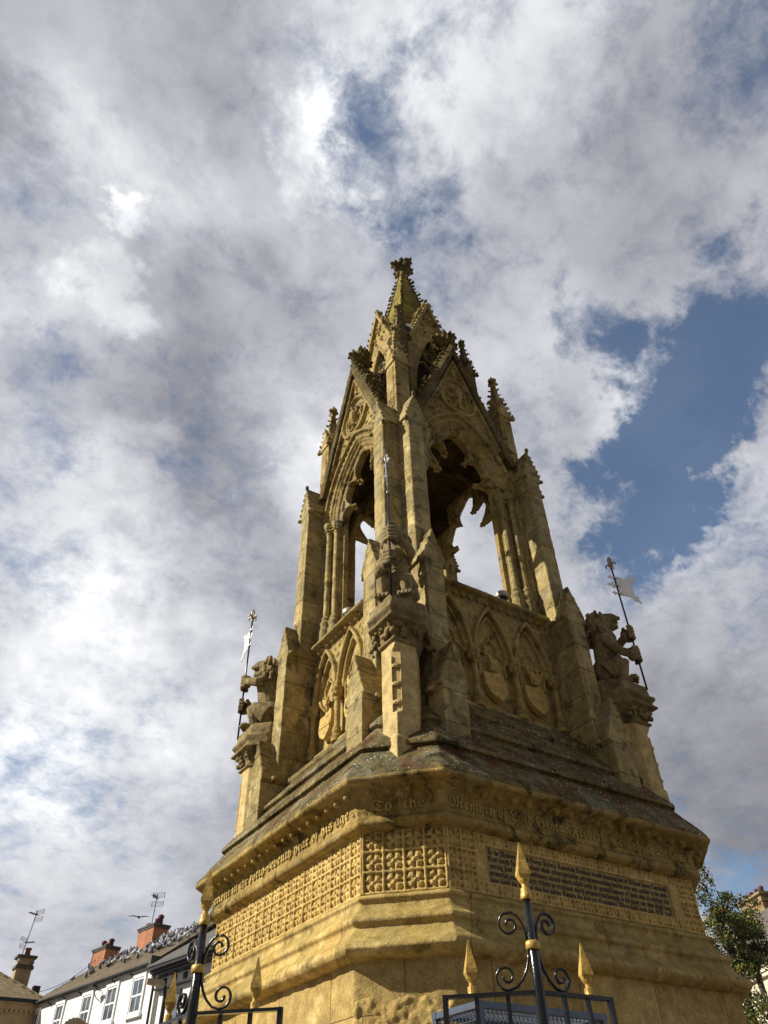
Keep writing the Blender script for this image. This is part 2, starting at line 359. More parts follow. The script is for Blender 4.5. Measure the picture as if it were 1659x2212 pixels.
def crocket(b, p, d, s=.1, q=None):
    if random.random() < .06: return
    s *= random.uniform(.78, 1.28)
    p = Vector(p); d = Vector(d).normalized()
    b.blob(p+d*s*.3, (s*.5, s*.6, s*.5)); b.blob(p+d*s*.85+Vector((random.uniform(-.2, .2)*s, random.uniform(-.3, .3)*s, .15*s)), (s*.48, s*.62, s*.42))
    b.blob(p+d*s*1.15+Vector((random.uniform(-.3, .3)*s, random.uniform(-.4, .4)*s, -.25*s)), s*.3)
def finial(b, x, y, z, r, h, stem=.1):
    b.lathe([(stem, z-.05), (stem*.8, z+h*.22), (stem*1.4, z+h*.25), (stem*1.4, z+h*.30), (stem*.7, z+h*.34)], x, y, 8)
    b.lathe([(stem*.8, z+h*.25), (stem*.7, z+h*.7)], x, y, 8)
    for k in range(4):
        a = k*pi/2+random.uniform(-.1, .1); ux, uy = cos(a), sin(a); q = random.uniform(.88, 1.08)
        b.tube([(x, y, z+h*.30), (x+ux*r*.45*q, y+uy*r*.45*q, z+h*.36), (x+ux*r*.8*q, y+uy*r*.8*q, z+h*.44), (x+ux*r*.98*q, y+uy*r*.98*q, z+h*.41)], [r*.16, r*.22, r*.17, r*.07], 7)
        for sgn in (-1, 1): b.tube([(x+ux*r*.5, y+uy*r*.5, z+h*.38), (x+ux*r*.68-uy*sgn*r*.26, y+uy*r*.68+ux*sgn*r*.26, z+h*.44), (x+ux*r*.7-uy*sgn*r*.34, y+uy*r*.7+ux*sgn*r*.34, z+h*.40)], [r*.14, r*.13, r*.05], 6)
        b.tube([(x+ux*r*.2, y+uy*r*.2, z+h*.42), (x+ux*r*.50, y+uy*r*.50, z+h*.56), (x+ux*r*.58, y+uy*r*.58, z+h*.66)], [r*.16, r*.17, r*.06], 6)
        a += pi/4; ux, uy = cos(a), sin(a)
        b.tube([(x+ux*r*.15, y+uy*r*.15, z+h*.30), (x+ux*r*.48, y+uy*r*.48, z+h*.42), (x+ux*r*.60, y+uy*r*.60, z+h*.52)], [r*.14, r*.15, r*.06], 6)
        b.tube([(x+ux*r*.1, y+uy*r*.1, z+h*.55), (x+ux*r*.26, y+uy*r*.26, z+h*.72), (x+ux*r*.22, y+uy*r*.22, z+h*.80)], [r*.13, r*.13, r*.05], 6)
    b.tube([(x, y, z+h*.5), (x, y, z+h*.68), (x, y, z+h*.86), (x, y, z+h*1.0)], [r*.24, r*.26, r*.17, r*.04], 7)

# ================================================================== ground
b = B(); b.box(-600, 600, -600, 600, -.5, 0); g = link(finish(b), 'ground', m_pave); g['kind'] = 'structure'

# ================================================================== monument
MON = thing('gothic_monument', 'tall honey coloured gothic stone memorial with open arcade and crocketed spire', 'monument')
# steps and plinth
b = B()
for w, z0, z1 in ((4.1, -.02, .22), (3.75, .2, .44), (3.4, .42, .66)): b.face_solid([cs(w, kk(w)+.2, z0), cs(w, kk(w)+.2, z1)])
link(vox(b, .05, .006), 'step', m_base, MON)
b = B(); b.face_solid([cs(w, kk(w), z) for w, z in ((3.02, .6), (3.02, .95), (2.84, 1.1), (2.82, 1.15), (2.82, 3.36))])
link(vox(b, .032, .010, 5), 'plinth', m_base, MON)
b = B(); b.box(-.5, .5, -.015, .3, 1.9, 2.99); rb = link(vox(b, .018, .038, 5.5), 'rough_block', m_rough, MON, -pi/4)
dq = (2*2.82-kk(2.82))/sqrt(2)-.006; rb.location = (-sin(pi/4)*dq, -cos(pi/4)*dq, 0)
# base moulding
def ring(prof, size=.02, inner=.3, amp=.008, ns=5, kf=kk):
    b = B(); wi = min(w for w, z in prof)-inner
    P = prof+[(wi, prof[-1][1]), (wi, prof[0][1])]
    rings = [[], [], [], [], [], [], [], []]
    for w, z in P:
        for i, q in enumerate(cs(w, kf(w), z)): rings[i].append(q)
    b.face_solid(rings, close=True); return b
MP = [(2.82,3.29),(2.90,3.30),(2.96,3.335),(2.985,3.375),(2.975,3.42),(2.94,3.455),(2.895,3.485),(2.85,3.53),(2.825,3.575),(2.815,3.61),(2.845,3.625),(2.855,3.655),(2.84,3.69),(2.79,3.725),
      (2.745,3.77),(2.72,3.82),(2.715,3.86),(2.74,3.87),(2.745,3.895),(2.71,3.925),(2.66,3.935),(2.62,3.94)]
link(vox(ring(MP), .016, .007, 4.), 'base_moulding', m_mould, MON)
b = B(); b.face_solid([cs(2.60, .635, 3.9), cs(2.60, .635, 4.62)]); link(vox(b, .03, .003), 'frieze_wall', m_tile, MON)
# carved tiles
def tile(b, x, z, w, h, y=-2.635, s=1.):
    cx, cz = x+w/2, z+h/2; l = min(w, h)*.5*s
    for k in range(4):
        a = pi/4+k*pi/2; j = random.uniform(-.12, .12); q = random.uniform(.9, 1.08)
        b.blob((cx+cos(a)*w*.26, y-.004, cz+sin(a)*h*.26), (l*.50*q, .040, l*.33*q), rotm('Y', -(a+j)), 1)
        for e in (-1, 1): b.blob((cx+cos(a+e*.42)*w*.335, y, cz+sin(a+e*.42)*h*.335), (l*.25*q, .038, l*.20*q), rotm('Y', -(a+e*.6)), 1)
    b.blob((cx, y-.012, cz), (w*.10, .042, h*.10))
def tilegrid(u0, u1, z0, z1, nu, nz, b=None, fr=.013, y=-2.635):
    b = b or B(); w = (u1-u0)/nu; h = (z1-z0)/nz
    for i in range(nu+1): b.box(u0+i*w-fr, u0+i*w+fr, y-.042, y+.05, z0-.01, z1+.01)
    for j in range(nz+1): b.box(u0-.01, u1+.01, y-.038, y+.051, z0+j*h-fr, z0+j*h+fr)
    for i in range(nu):
        for j in range(nz): tile(b, u0+i*w, z0+j*h, w, h, y)
    return b
Z0, Z1 = 3.955, 4.585
b = tilegrid(-1.985, 1.985, Z0, Z1, 18, 3); b.box(-2.0, 2.0, -2.624, -2.55, Z0-.03, Z1+.02); me = vox(b, .0095, .0045, 11)
for a in R4[1:]: link(me, 'carved_panel', m_tile, MON, a)
b = tilegrid(-1.985, -1.60, Z0, Z1, 2, 3); b = tilegrid(1.665, 1.985, Z0, Z1, 2, 3, b)
UL, UR = -1.585, 1.65; n = 18; w = (UR-UL)/n
for z0, z1 in ((Z0, Z0+.118), (Z1-.118, Z1)):
    for i in range(n+1): b.box(UL+i*w-.012, UL+i*w+.012, -2.665, -2.6, z0, z1)
    b.box(UL, UR, -2.666, -2.6, z0-.012, z0+.012); b.box(UL, UR, -2.666, -2.6, z1-.012, z1+.012)
    for i in range(n): tile(b, UL+i*w, z0, w, z1-z0, -2.632, 1.15)
hh = (Z1-Z0-.236)/3
for x0 in (UL, UR-.12):
    for j in range(3): tile(b, x0, Z0+.118+j*hh, .12, hh, -2.632, 1.1); b.box(x0, x0+.12, -2.665, -2.6, Z0+.118+j*hh-.01, Z0+.118+j*hh+.01)
    b.box(x0-.012, x0+.012, -2.667, -2.6, Z0, Z1); b.box(x0+.108, x0+.132, -2.667, -2.6, Z0+.118, Z1-.118)
b.box(-2.0, 2.0, -2.624, -2.55, Z0-.03, Z1+.02)
link(vox(b, .0095, .0045, 11), 'carved_panel', m_tile, MON)
b = tilegrid(-.455, .455, Z0, Z1, 4, 3, y=0); b.box(-.475, .475, .010, .09, Z0-.03, Z1+.02); me = vox(b, .0085, .006, 11)
dch = (2*2.635-.65)/sqrt(2)
for k in range(4):
    o = link(me, 'carved_panel', m_tile, MON, -pi/4+k*pi/2); a = -pi/4+k*pi/2
    o.location = (sin(a)*dch, -cos(a)*dch, 0)
# lettering
def frak(s):
    o = ''
    for ch in s: o += chr(0x1D56C+ord(ch)-65) if 'A' <= ch <= 'Z' else chr(0x1D586+ord(ch)-97) if 'a' <= ch <= 'z' else ch
    return o
def text(s, width, zs, depth):
    cu = bpy.data.curves.new('t', 'FONT'); cu.body = frak(s); cu.size = 1; cu.extrude = .5; cu.resolution_u = 2
    o = bpy.data.objects.new('t', cu); col.objects.link(o); dg = bpy.context.evaluated_depsgraph_get()
    me = bpy.data.meshes.new_from_object(o.evaluated_get(dg)); bpy.data.objects.remove(o)
    xs = [v.co.x for v in me.vertices]; x0, x1 = min(xs), max(xs)
    for v in me.vertices: v.co = Vector(((v.co.x-x0)/(x1-x0)*width, -v.co.z*2*depth*.5, v.co.y*zs))
    return me
def place_text(s, x0, x1, z, zs, y, mat, parent, depth=.02, name='lettering'):
    me = text(s, x1-x0, zs, depth); o = link(me, name, mat, parent); o.location = (x0, y, z); return o
b = B(); b.box(UL+.135, UR-.135, -2.645, -2.56, Z0+.128, Z1-.128)
pl = link(finish(b), 'inscribed_tablet', m_slab, MON)
LN = ["To the Memory of Lord George Frederic Cavendish Bentinck second surviving son of William Henry Cavendish",
      "Scott fourth Duke of Portland whose ardent patriotism and uncompromising honesty were only equalled by his perse-",
      "-vering Zeal and extraordinary talents which called forth the general homage of those who in erecting this",
      "memorial pay a heartfelt tribute to exertions which prematurely brought to the grave one who might long",
      "have lived the pride of this his native County He died xxi September Mdcccxlviii aged xlvi  A.D. 1849"]
for i, s in enumerate(LN): place_text(s, UL+.17, UR-.17, Z1-.205-i*.0735, .082, -2.6455, m_letter, pl, .006)
# string course, inscription frieze, cornice, ball flowers
SP = [(2.64,4.57),(2.69,4.577),(2.74,4.59),(2.775,4.615),(2.785,4.645),(2.78,4.675),(2.765,4.695),(2.755,4.72),(2.755,4.90),(2.775,4.915),(2.775,4.93),(2.80,4.955),(2.85,4.98),(2.92,4.995),(2.975,5.005),(3.0,5.03),(3.0,5.065),(2.975,5.09)]
bb = ring(SP)
for k in range(4):
    for i in range(-9, 10):
        x = i*.222; q = rotm('Z', k*pi/2) @ Vector((x, -2.86, 4.945)); bb.blob(q, .05)
    for i in (-1.5, -.5, .5, 1.5):
        q = rotm('Z', k*pi/2-pi/4) @ Vector((i*.23, -(2*2.86-kk(2.86))/sqrt(2), 4.945)); bb.blob(q, .05)
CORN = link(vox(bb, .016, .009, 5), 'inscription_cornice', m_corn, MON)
place_text('Memory of Lord George Frederic Cavendish Bentinck', -1.99, 2.0, 4.762, .178, -2.757, m_frlet, CORN, .034)
o = place_text('rrlviii in the forty-seventh year of his age .', -1.95, 1.99, 4.762, .178, -2.757, m_frlet, CORN, .034); o.rotation_euler.z = -pi/2
o.location = (-2.757, 1.95, 4.757)
me = text('To  the', .58, .178, .032); o = link(me, 'lettering', m_frlet, CORN, -pi/4)
a = -pi/4; dd = (2*2.755-kk(2.755))/sqrt(2)+.003; o.location = Vector((sin(a)*dd, -cos(a)*dd, 4.757)) + Vector((cos(a)*-.31, sin(a)*-.31, 0))
# sloping roof with three lapped courses
kr = lambda w: max(.12, .8-(3-w)*.5)
RP = [(2.99,5.05),(2.99,5.10),(2.69,5.49),(2.61,5.57),(2.72,5.525),(2.715,5.59),(2.39,5.945),(2.30,6.03),(2.415,5.985),(2.41,6.05),(2.07,6.41),(1.98,6.49),(2.09,6.445),(2.085,6.51),(1.82,6.77),(1.72,6.84),(1.70,6.92),(1.60,6.95)]
b = B(); b.face_solid([cs(w, kr(w), z) for w, z in RP]); link(vox(b, .015, .009, 4.5), 'lapped_roof', m_roof, MON)
# core and dado
b = B(); b.box(-1.50, 1.50, -1.50, 1.50, 6.6, 9.12); link(vox(b, .05, .004), 'core_wall', m_dado, MON)
def lancet(xc, h, z0, rise, n=12):
    c = (rise*rise-h*h)/(2*h); return [(xc+x, z) for x, z in arch(c, h+c, z0, n)]
def trefoil(xc, z, s):
    P = [(-.30, -.28), (-.30, -.10)]
    P += [(-.18+.13*cos(t), .0+.13*sin(t)) for t in [pi*(1-.08*i)+.1 for i in range(8)]]
    P += [(-.14+.0, .12)]
    P += [(.17*cos(t)*(.95), .19+.2*sin(t)) for t in [pi*(1.0-.083*i) for i in range(1, 6)]] + [(0, .47)]
    return [(xc+x*s, z+y*s) for x, y in P] + [(xc-x*s, z+y*s) for x, y in P[-2::-1]]
def dado():
    b = B(); b.box(-1.34, 1.34, -1.56, -1.45, 6.75, 9.0)
    b.pyz([(-1.72, 6.8), (-1.70, 6.93), (-1.55, 7.0), (-1.5, 6.8)], -1.34, 1.34)
    for xc in (-.84, 0, .84):
        A = lancet(xc, .385, 7.84, .98); T = [(xc-.43+.86*i/(len(A)-1), 8.95) for i in range(len(A))]
        b.band([(xc-.43, 7.84)]+A+[(xc+.43, 7.84)], [(xc-.43, 8.95)]+T+[(xc+.43, 8.95)], -1.615, -1.5)
        b.sweep(A, [(-.035, -1.60), (-.03, -1.70), (0, -1.725), (.03, -1.70), (.035, -1.60)])
        A2 = lancet(xc, .31, 7.84, .83); b.sweep(A2, [(-.02, -1.56), (-.018, -1.63), (.018, -1.645), (.035, -1.56)])
        Tt = trefoil(xc, 7.86, .88); b.sweep(Tt, [(-.016, -1.55), (-.014, -1.61), (.014, -1.615), (.018, -1.55)])
        for sg in (-1, 1):
            b.blob((xc+sg*.30, -1.62, 8.62), (.07, .035, .09)); b.blob((xc+sg*.36, -1.62, 8.78), (.05, .03, .06)); b.blob((xc+sg*.22, -1.62, 8.78), (.05, .03, .06))
    return b
me_d = vox(dado(), .013, .006, 8)
def shield(kind):
    b = B(); pts = [(-.2, .24), (-.17, .27), (0, .245), (.17, .27), (.2, .24), (.215, .0), (.16, -.17), (.06, -.28), (0, -.31), (-.06, -.28), (-.16, -.17), (-.215, .0)]
    T = Matrix.Translation((0, -1.62, 7.38)) @ rotm('Y', rad(-9)) @ rotm('X', rad(-7)) @ Matrix.Diagonal((1.0, 1, .9, 1))
    b.face_solid([[tuple(T @ Vector((x, y, z))) for x, z in pts] for y in (-.045, .06)])
    if kind == 0:
        for i in range(-3, 4):
            for j in range(-4, 4):
                if abs(i)*.05 < .17-max(0, -j-1)*.035: b.blob(T @ Vector((i*.052, -.05, j*.055-.02)), .017)
        b.box(-.008, .008, -.06, 0, -.28, .25, T); b.box(-.2, .2, -.058, 0, .0, .014, T)
    elif kind == 1:
        b.face_solid([[tuple(T @ Vector((x, y, z))) for x, z in ((-.19, .03), (.2, -.07), (.2, -.1), (-.19, .0))] for y in (-.065, 0)])
        for p in ((.1, .15), (.13, .13), (.07, .14), (-.12, .07), (-.08, .06), (-.04, .05), (0, .04), (.04, .03), (.02, -.18), (-.01, -.2), (.13, -.01), (.16, -.02)): b.blob(T @ Vector((p[0], -.05, p[1])), .016)
    for k in range(7):
        a = random.uniform(-.9, .9); l = random.uniform(.18, .34); x = random.uniform(-.08, .08)
        b.tube([(x, -1.62, 7.66), (x+a*l*.3, -1.67, 7.66+l*.4), (x+a*l*.7+.03, -1.65, 7.66+l*.75), (x+a*l*.9-.03, -1.62, 7.66+l)], [.022, .03, .024, .014], 5)
    return vox(b, .011, .004, 12)
me_sh = [shield(1), shield(0), shield(1)]
b = B(); b.lathe([(.10, 6.9), (.10, 6.99), (.075, 7.03), (.085, 7.07), (.085, 7.10), (.065, 7.13), (.07, 7.16), (.05, 7.18), (.05, 7.64), (.065, 7.66), (.055, 7.68), (.07, 7.74), (.11, 7.80), (.12, 7.83), (.12, 7.87)], 0, 0, 12)
for k in range(8): b.blob((.08*cos(k*pi/4), .08*sin(k*pi/4), 7.75), (.03, .03, .04))
me_col = vox(b, .011, .003, 10)
for a in R4:
    o = link(me_d, 'arcaded_panel', m_dado, MON, a)
    for i, x in enumerate((-.84, 0, .84)):
        s = link(me_sh[i], 'shield', m_tile, o); s.location.x = x
    for x in (-1.26, -.42, .42, 1.26):
        s = link(me_col, 'colonnette', m_dado, o); s.location = (x, -1.66, 0)
CP = [(1.52,8.80),(1.60,8.81),(1.63,8.84),(1.62,8.88),(1.60,8.90),(1.64,8.95),(1.72,8.985),(1.765,8.99),(1.80,9.02),(1.80,9.05),(1.66,9.17),(1.5,9.18)]
bb = ring(CP, kf=lambda w: .02)
for k in range(4):
    for i in range(-8, 9):
        q = rotm('Z', k*pi/2) @ Vector((i*.165, -1.66, 8.925)); bb.blob(q, (.05, .04, .03)); bb.blob(q+Vector((.02, 0, -.03)), .022)
link(vox(bb, .014, .007, 7), 'parapet_cornice', m_carv, MON)
# angle buttresses and piers
def gab(b, x0, x1, zb, zk, za, y0, y1, ov=.05, laps=3):
    xm = (x0+x1)/2; b.pxz([(x0, zb), (x1, zb), (x1, zk), (xm, za), (x0, zk)], y0, y1)
    for sg, xe in ((-1, x0), (1, x1)):
        xo = xe+sg*ov
        b.pxz([(xm, za+.05), (xo, zk+.0), (xo, zk-.07), (xm, za-.06)], y0-.015, y1)
        for i in range(1, laps): t = i/laps; px, pz = xo+(xm-xo)*t, zk+(za+.05-zk)*t; b.box(px-.018, px+.018, y0-.02, y1, pz-.03, pz+.015)
    b.pxz([(xm-.03, za), (xm+.03, za), (xm+.015, za+.08), (xm-.015, za+.08)], y0-.01, y1)
def buttress(sg):
    b = B()
    f = lambda p, q: (min(sg*p, sg*q), max(sg*p, sg*q))
    x0, x1 = f(1.335, 1.735); gab(b, x0, x1, 5.0, 6.53, 7.12, -2.50, -2.15)
    x0, x1 = f(1.32, 1.665); gab(b, x0, x1, 6.0, 8.90, 9.44, -2.23, -1.5)
    for xe, ss in ((1.30, -1), (1.76, 1)): b.blob((sg*(xe+ss*.01), -2.30, 6.50), (.07, .075, .06)); b.blob((sg*(xe+ss*.06), -2.32, 6.47), .045)
    for xe, ss in ((1.29, -1), (1.70, 1)): b.blob((sg*(xe+ss*.01), -2.16, 8.86), (.06, .07, .055)); b.blob((sg*(xe+ss*.05), -2.19, 8.84), .04)
    return b
def pier(sg):
    b = B(); f = lambda p, q: (min(sg*p, sg*q), max(sg*p, sg*q)); x0, x1 = f(1.31, 1.645)
    gab(b, x0, x1, 9.0, 12.58, 13.22, -2.0, -1.25, .045)
    b.box(x0+.09, x1-.09, -2.02, -1.9, 9.6, 12.3)
    for xe, ss in ((1.28, -1), (1.675, 1)): b.blob((sg*(xe+ss*.01), -1.95, 12.50), (.06, .065, .06)); b.blob((sg*(xe+ss*.02), -2.02, 12.46), .05)
    for i in range(5):
        for s2 in (-1, 1): t = i/5; xm = (x0+x1)/2; b.blob((xm+s2*(1-t)*(x1-x0)*.6, -2.0, 12.62+t*.62), (.04, .05, .04))
    b.blob(((x0+x1)/2, -2.0, 13.32), (.05, .05, .09))
    return b
me_b = {s: vox(buttress(s), .017, .008, 6) for s in (-1, 1)}; me_p = {s: vox(pier(s), .017, .008, 6) for s in (-1, 1)}
for a in R4:
    for s in (-1, 1): link(me_b[s], 'buttress', m_pier, MON, a); link(me_p[s], 'arcade_pier', m_pier, MON, a)
b = B()
for sx in (-1, 1):
    for sy in (-1, 1): b.box(min(sx*1.64, sx*1.24), max(sx*1.64, sx*1.24), min(sy*1.64, sy*1.24), max(sy*1.64, sy*1.24), 6.5, 13.0)
link(vox(b, .025, .006), 'corner_core', m_pier, MON)
# arcade bay
AC, AR, AZ = .83, 2.03, 12.08
def bay():
    b = B()
    for x0, x1, y0 in ((1.20, 1.34, -1.60), (1.04, 1.24, -1.50), (.92, 1.1, -1.43), (.84, .95, -1.37)):
        for s in (-1, 1): b.box(min(s*x0, s*x1), max(s*x0, s*x1), y0, -1.27, 9.1, AZ+.03)
    def ord_(Ro, Ri, y0, y1):
        A = arch(AC, Ri, AZ, 16); Bp = arch(AC, Ro, AZ, 16); b.band(A, Bp, y0, y1)
    ord_(2.06, 1.92, -1.60, -1.27); ord_(1.95, 1.80, -1.52, -1.27); ord_(1.83, 1.69, -1.42, -1.27)
    for R, y, r in ((2.05, -1.64, .045), (1.91, -1.58, .03), (1.86, -1.53, .035), (1.78, -1.48, .03), (1.72, -1.42, .04)):
        b.sweep(arch(AC, R, AZ, 16), [(r*cos(t), y+r*sin(t)) for t in [k*pi/3 for k in range(6)]])
    for i, (x, z) in enumerate(along(arch(AC, 1.965, AZ, 30), 34)):
        b.box(x-.03, x+.03, -1.60, -1.5, z-.03, z+.03, None); b.blob((x, -1.60, z), (.036, .03, .036))
    # gable wall round the arch
    A = arch(AC, 2.05, AZ, 22); G = along([(-1.34, AZ), (-1.34, 13.0), (0, 16.25)], 22); G = G+[(-x, z) for x, z in G[-2::-1]]
    b.band(A, G, -1.60, -1.28)
    # cusped tracery
    n = 60; a1 = acos(AC/1.72); P = []; Q = []
    for i in range(n+1):
        t = i/n; th = a1*t; x, z = AC-1.72*cos(th), AZ+1.72*sin(th)
        d = .05
        for pk in (.24, .66): d = max(d, .36*max(0, 1-abs(t-pk)/.18)**2.2 if abs(t-pk) < .18 else 0, .05)
        if t > .94: d = .05+.08*(t-.94)/.06*0
        Rr = 1.72-d; tt = th-(.10 if d > .06 else 0)*(d/.4); P.append((x, z)); Q.append((AC-Rr*cos(tt), AZ+Rr*sin(tt)))
    Q[-1] = (0, Q[-1][1]); fullP = P+[(-x, z) for x, z in P[-2::-1]]; fullQ = Q+[(-x, z) for x, z in Q[-2::-1]]
    b.band(fullP, fullQ, -1.40, -1.31)
    b.sweep(fullQ, [(-.022, -1.43), (.02, -1.45), (.03, -1.35), (.02, -1.27), (-.022, -1.28)])
    for pk in (.24, .66):
        th = a1*pk-.10; Rr = 1.72-.40
        for s in (-1, 1):
            x, z = s*(AC-Rr*cos(th)), AZ+Rr*sin(th)
            for k in range(5): b.blob((x+.045*cos(k*1.26), -1.31+random.uniform(-.04, .04), z+.045*sin(k*1.26)), .038)
            b.blob((x, -1.38, z), .04)
            x2, z2 = s*(AC-1.56*cos(th+.1)), AZ+1.56*sin(th+.1); b.sweep([(x2-.06, z2-.04), (x2, z2+.05), (x2+.06, z2-.04)], [(.012, -1.39), (-.012, -1.39), (-.012, -1.3), (.012, -1.3)])
    # inner gable mouldings and roundel
    tri = [(-1.05, 13.35), (-.52, 14.62), (0, 15.92), (.52, 14.62), (1.05, 13.35)]
    b.sweep(tri, [(-.05, -1.58), (-.045, -1.68), (-.01, -1.70), (.02, -1.66), (.03, -1.58)])
    cc = [(.50*cos(t)*(1.), 14.52+.53*sin(t)+(.10*max(0, sin(t))**6)) for t in [k*pi/14 for k in range(29)]]
    b.sweep(cc, [(-.04, -1.58), (-.03, -1.68), (.02, -1.70), (.05, -1.64), (.05, -1.58)])
    c2 = [(.39*cos(t), 14.50+.40*sin(t)) for t in [k*pi/14 for k in range(29)]]
    b.sweep(c2, [(-.02, -1.58), (-.02, -1.645), (.02, -1.65), (.03, -1.58)])
    for k in range(4):
        a = k*pi/2+pi/4; c3 = [(.17*cos(a)+.15*cos(t), 14.50+.17*sin(a)+.15*sin(t)) for t in [a-2.2+j*.44 for j in range(11)]]
        b.sweep(c3, [(-.02, -1.58), (-.015, -1.66), (.015, -1.66), (.02, -1.58)])
    b.tube([(-.02, -1.62, 14.28), (.0, -1.68, 14.42), (.02, -1.70, 14.6), (.0, -1.68, 14.7)], [.09, .10, .085, .05], 7); b.blob((0, -1.71, 14.76), .06)
    b.tube([(-.1, -1.66, 14.6), (-.17, -1.69, 14.5), (-.1, -1.71, 14.45)], .03, 6); b.tube([(.1, -1.66, 14.62), (.17, -1.69, 14.55), (.14, -1.71, 14.7)], .03, 6)
    for k in range(150):
        x = random.uniform(-.95, .95); z = random.uniform(13.3, 15.8); lim = (15.75-z)/2.55
        if abs(x) > lim-.06 or (x*x+(z-14.55)**2) < .36: continue
        if math.hypot(abs(x)+AC, z-AZ) < 2.12: continue
        b.blob((x, -1.61, z), (random.uniform(.03, .06), .035, random.uniform(.03, .06)))
    for i in range(6): b.blob((0, -1.63, 15.15+i*.11), (.10-.012*i, .03, .045))
    return b
me_bay = vox(bay(), .0145, .007, 8, name='bay')
def gcop():
    b = B(); e = [(-1.30, 12.95), (0, 16.32), (1.30, 12.95)]
    b.sweep(e, [(-.10, -1.66), (-.10, -1.74), (.02, -1.77), (.12, -1.70), (.12, -1.18), (-.04, -1.16)])
    for s in (-1, 1):
        nx, nz = s*.933, .36
        for i in range(20):
            t = (i+.5)/20; x, z = s*1.30*(1-t), 12.95+3.37*t
            for yy in (-1.66, -1.42, -1.24):
                crocket(b, (x+nx*.09, yy+random.uniform(-.03, .03), z+nz*.09), (nx, 0, nz+.25), random.uniform(.065, .095))
        b.blob((s*1.40, -1.66, 12.86), (.11, .12, .12)); b.blob((s*1.44, -1.72, 12.78), .07); b.blob((s*1.35, -1.76, 12.82), .06)
    return b
me_cop = vox(gcop(), .0155, .010, 9)
b = B(); finial(b, 0, -1.5, 16.35, .40, 1.12, .11); me_fin = vox(b, .013, .008, 9)
b = B()
for px, py in ((1.14, -1.56), (.97, -1.47)):
    b.lathe([(.12, 9.1), (.12, 9.42), (.10, 9.5), (.115, 9.56), (.115, 9.6), (.085, 9.66), (.095, 9.70), (.062, 9.76), (.062, 10.6), (.070, 10.62), (.062, 10.64), (.060, 11.82), (.075, 11.84), (.075, 11.87), (.065, 11.89), (.09, 11.98), (.12, 12.03), (.13, 12.05), (.13, 12.11), (.10, 12.13)], px, py, 12)
    for k in range(8):
        for zz in (11.92, 12.0): b.blob((px+.09*cos(k*pi/4+zz*9), py+.09*sin(k*pi/4+zz*9), zz), (.035, .035, .03))
me_js = vox(b, .012, .003, 9)
b = B(); 
for k in range(1):
    for px, py in ((-1.14, -1.56), (-.97, -1.47)):
        b.lathe([(.12, 9.1), (.12, 9.42), (.10, 9.5), (.115, 9.56), (.115, 9.6), (.085, 9.66), (.095, 9.70), (.062, 9.76), (.062, 10.6), (.070, 10.62), (.062, 10.64), (.060, 11.82), (.075, 11.84), (.075, 11.87), (.065, 11.89), (.09, 11.98), (.12, 12.03), (.13, 12.05), (.13, 12.11), (.10, 12.13)], px, py, 12)
        for k in range(8):
            for zz in (11.92, 12.0): b.blob((px+.09*cos(k*pi/4+zz*9), py+.09*sin(k*pi/4+zz*9), zz), (.035, .035, .03))
me_js2 = vox(b, .012, .003, 9)
for a in R4:
    o = link(me_bay, 'arcade_bay', m_carv, MON, a)
    for q in (me_js, me_js2): link(q, 'clustered_shaft', m_pier, o)
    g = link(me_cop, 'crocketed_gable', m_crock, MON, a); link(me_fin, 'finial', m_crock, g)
# vault and roof behind the gables
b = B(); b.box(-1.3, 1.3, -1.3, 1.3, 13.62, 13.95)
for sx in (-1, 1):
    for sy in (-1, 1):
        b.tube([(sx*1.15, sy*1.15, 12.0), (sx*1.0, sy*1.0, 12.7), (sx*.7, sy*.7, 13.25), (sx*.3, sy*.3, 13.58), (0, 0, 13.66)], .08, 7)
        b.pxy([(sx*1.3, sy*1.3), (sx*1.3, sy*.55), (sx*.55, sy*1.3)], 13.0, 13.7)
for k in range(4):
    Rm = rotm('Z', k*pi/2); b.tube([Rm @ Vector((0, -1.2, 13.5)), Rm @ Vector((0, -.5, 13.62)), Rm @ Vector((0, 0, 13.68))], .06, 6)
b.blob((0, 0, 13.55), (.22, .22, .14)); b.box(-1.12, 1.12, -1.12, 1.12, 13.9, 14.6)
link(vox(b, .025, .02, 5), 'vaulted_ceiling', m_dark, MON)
# pinnacles
def pinnacle(z0, a, zs, zt, boss=True):
    b = B(); b.box(-a, a, -a, a, z0, zs)
    for k in range(4):
        Rm = rotm('Z', k*pi/2)
        b.box(-a*.55, a*.55, -a-.02, -a+.05, z0+(zs-z0)*.25, zs-.15, Rm)
        b.face_solid([[tuple(Rm @ Vector((x, y, z))) for x, z in ((-a*1.1, zs-.03), (a*1.1, zs-.03), (0, zs+.62*a/.17))] for y in (-a-.03, 0)])
        for s in (-1, 1):
            b.blob(Rm @ Vector((s*a*1.25, -a*1.25, zs-.02)), a*.36) if boss else None
            for i in range(5): t = (i+.5)/5; crocket(b, Rm @ Vector((s*a*1.1*(1-t), -a-.02, zs+t*.6*a/.17)), Rm.to_3x3() @ Vector((s*.8, -.4, .4)), a*.3)
        n = 7
        for i in range(n):
            t = (i+.3)/n; r = a*.8*(1-t)+.02; z = zs+.1+(zt-.25-zs-.1)*t
            q = rotm('Z', k*pi/2+pi/4) @ Vector((0, -r*1.25, z)); d = rotm('Z', k*pi/2+pi/4).to_3x3() @ Vector((0, -1, .5)); crocket(b, q, d, a*(.42-.12*t))
    b.face_solid([[(-r, -r, z), (r, -r, z), (r, r, z), (-r, r, z)] for r, z in ((a*.8, zs-.05), (.03, zt-.15))])
    finial(b, 0, 0, zt-.42, a*.85, .44, a*.22)
    return vox(b, .012, .006, 10)
me_pin = pinnacle(12.85, .175, 14.85, 16.58); me_lpin = pinnacle(13.6, .15, 16.75, 18.45)
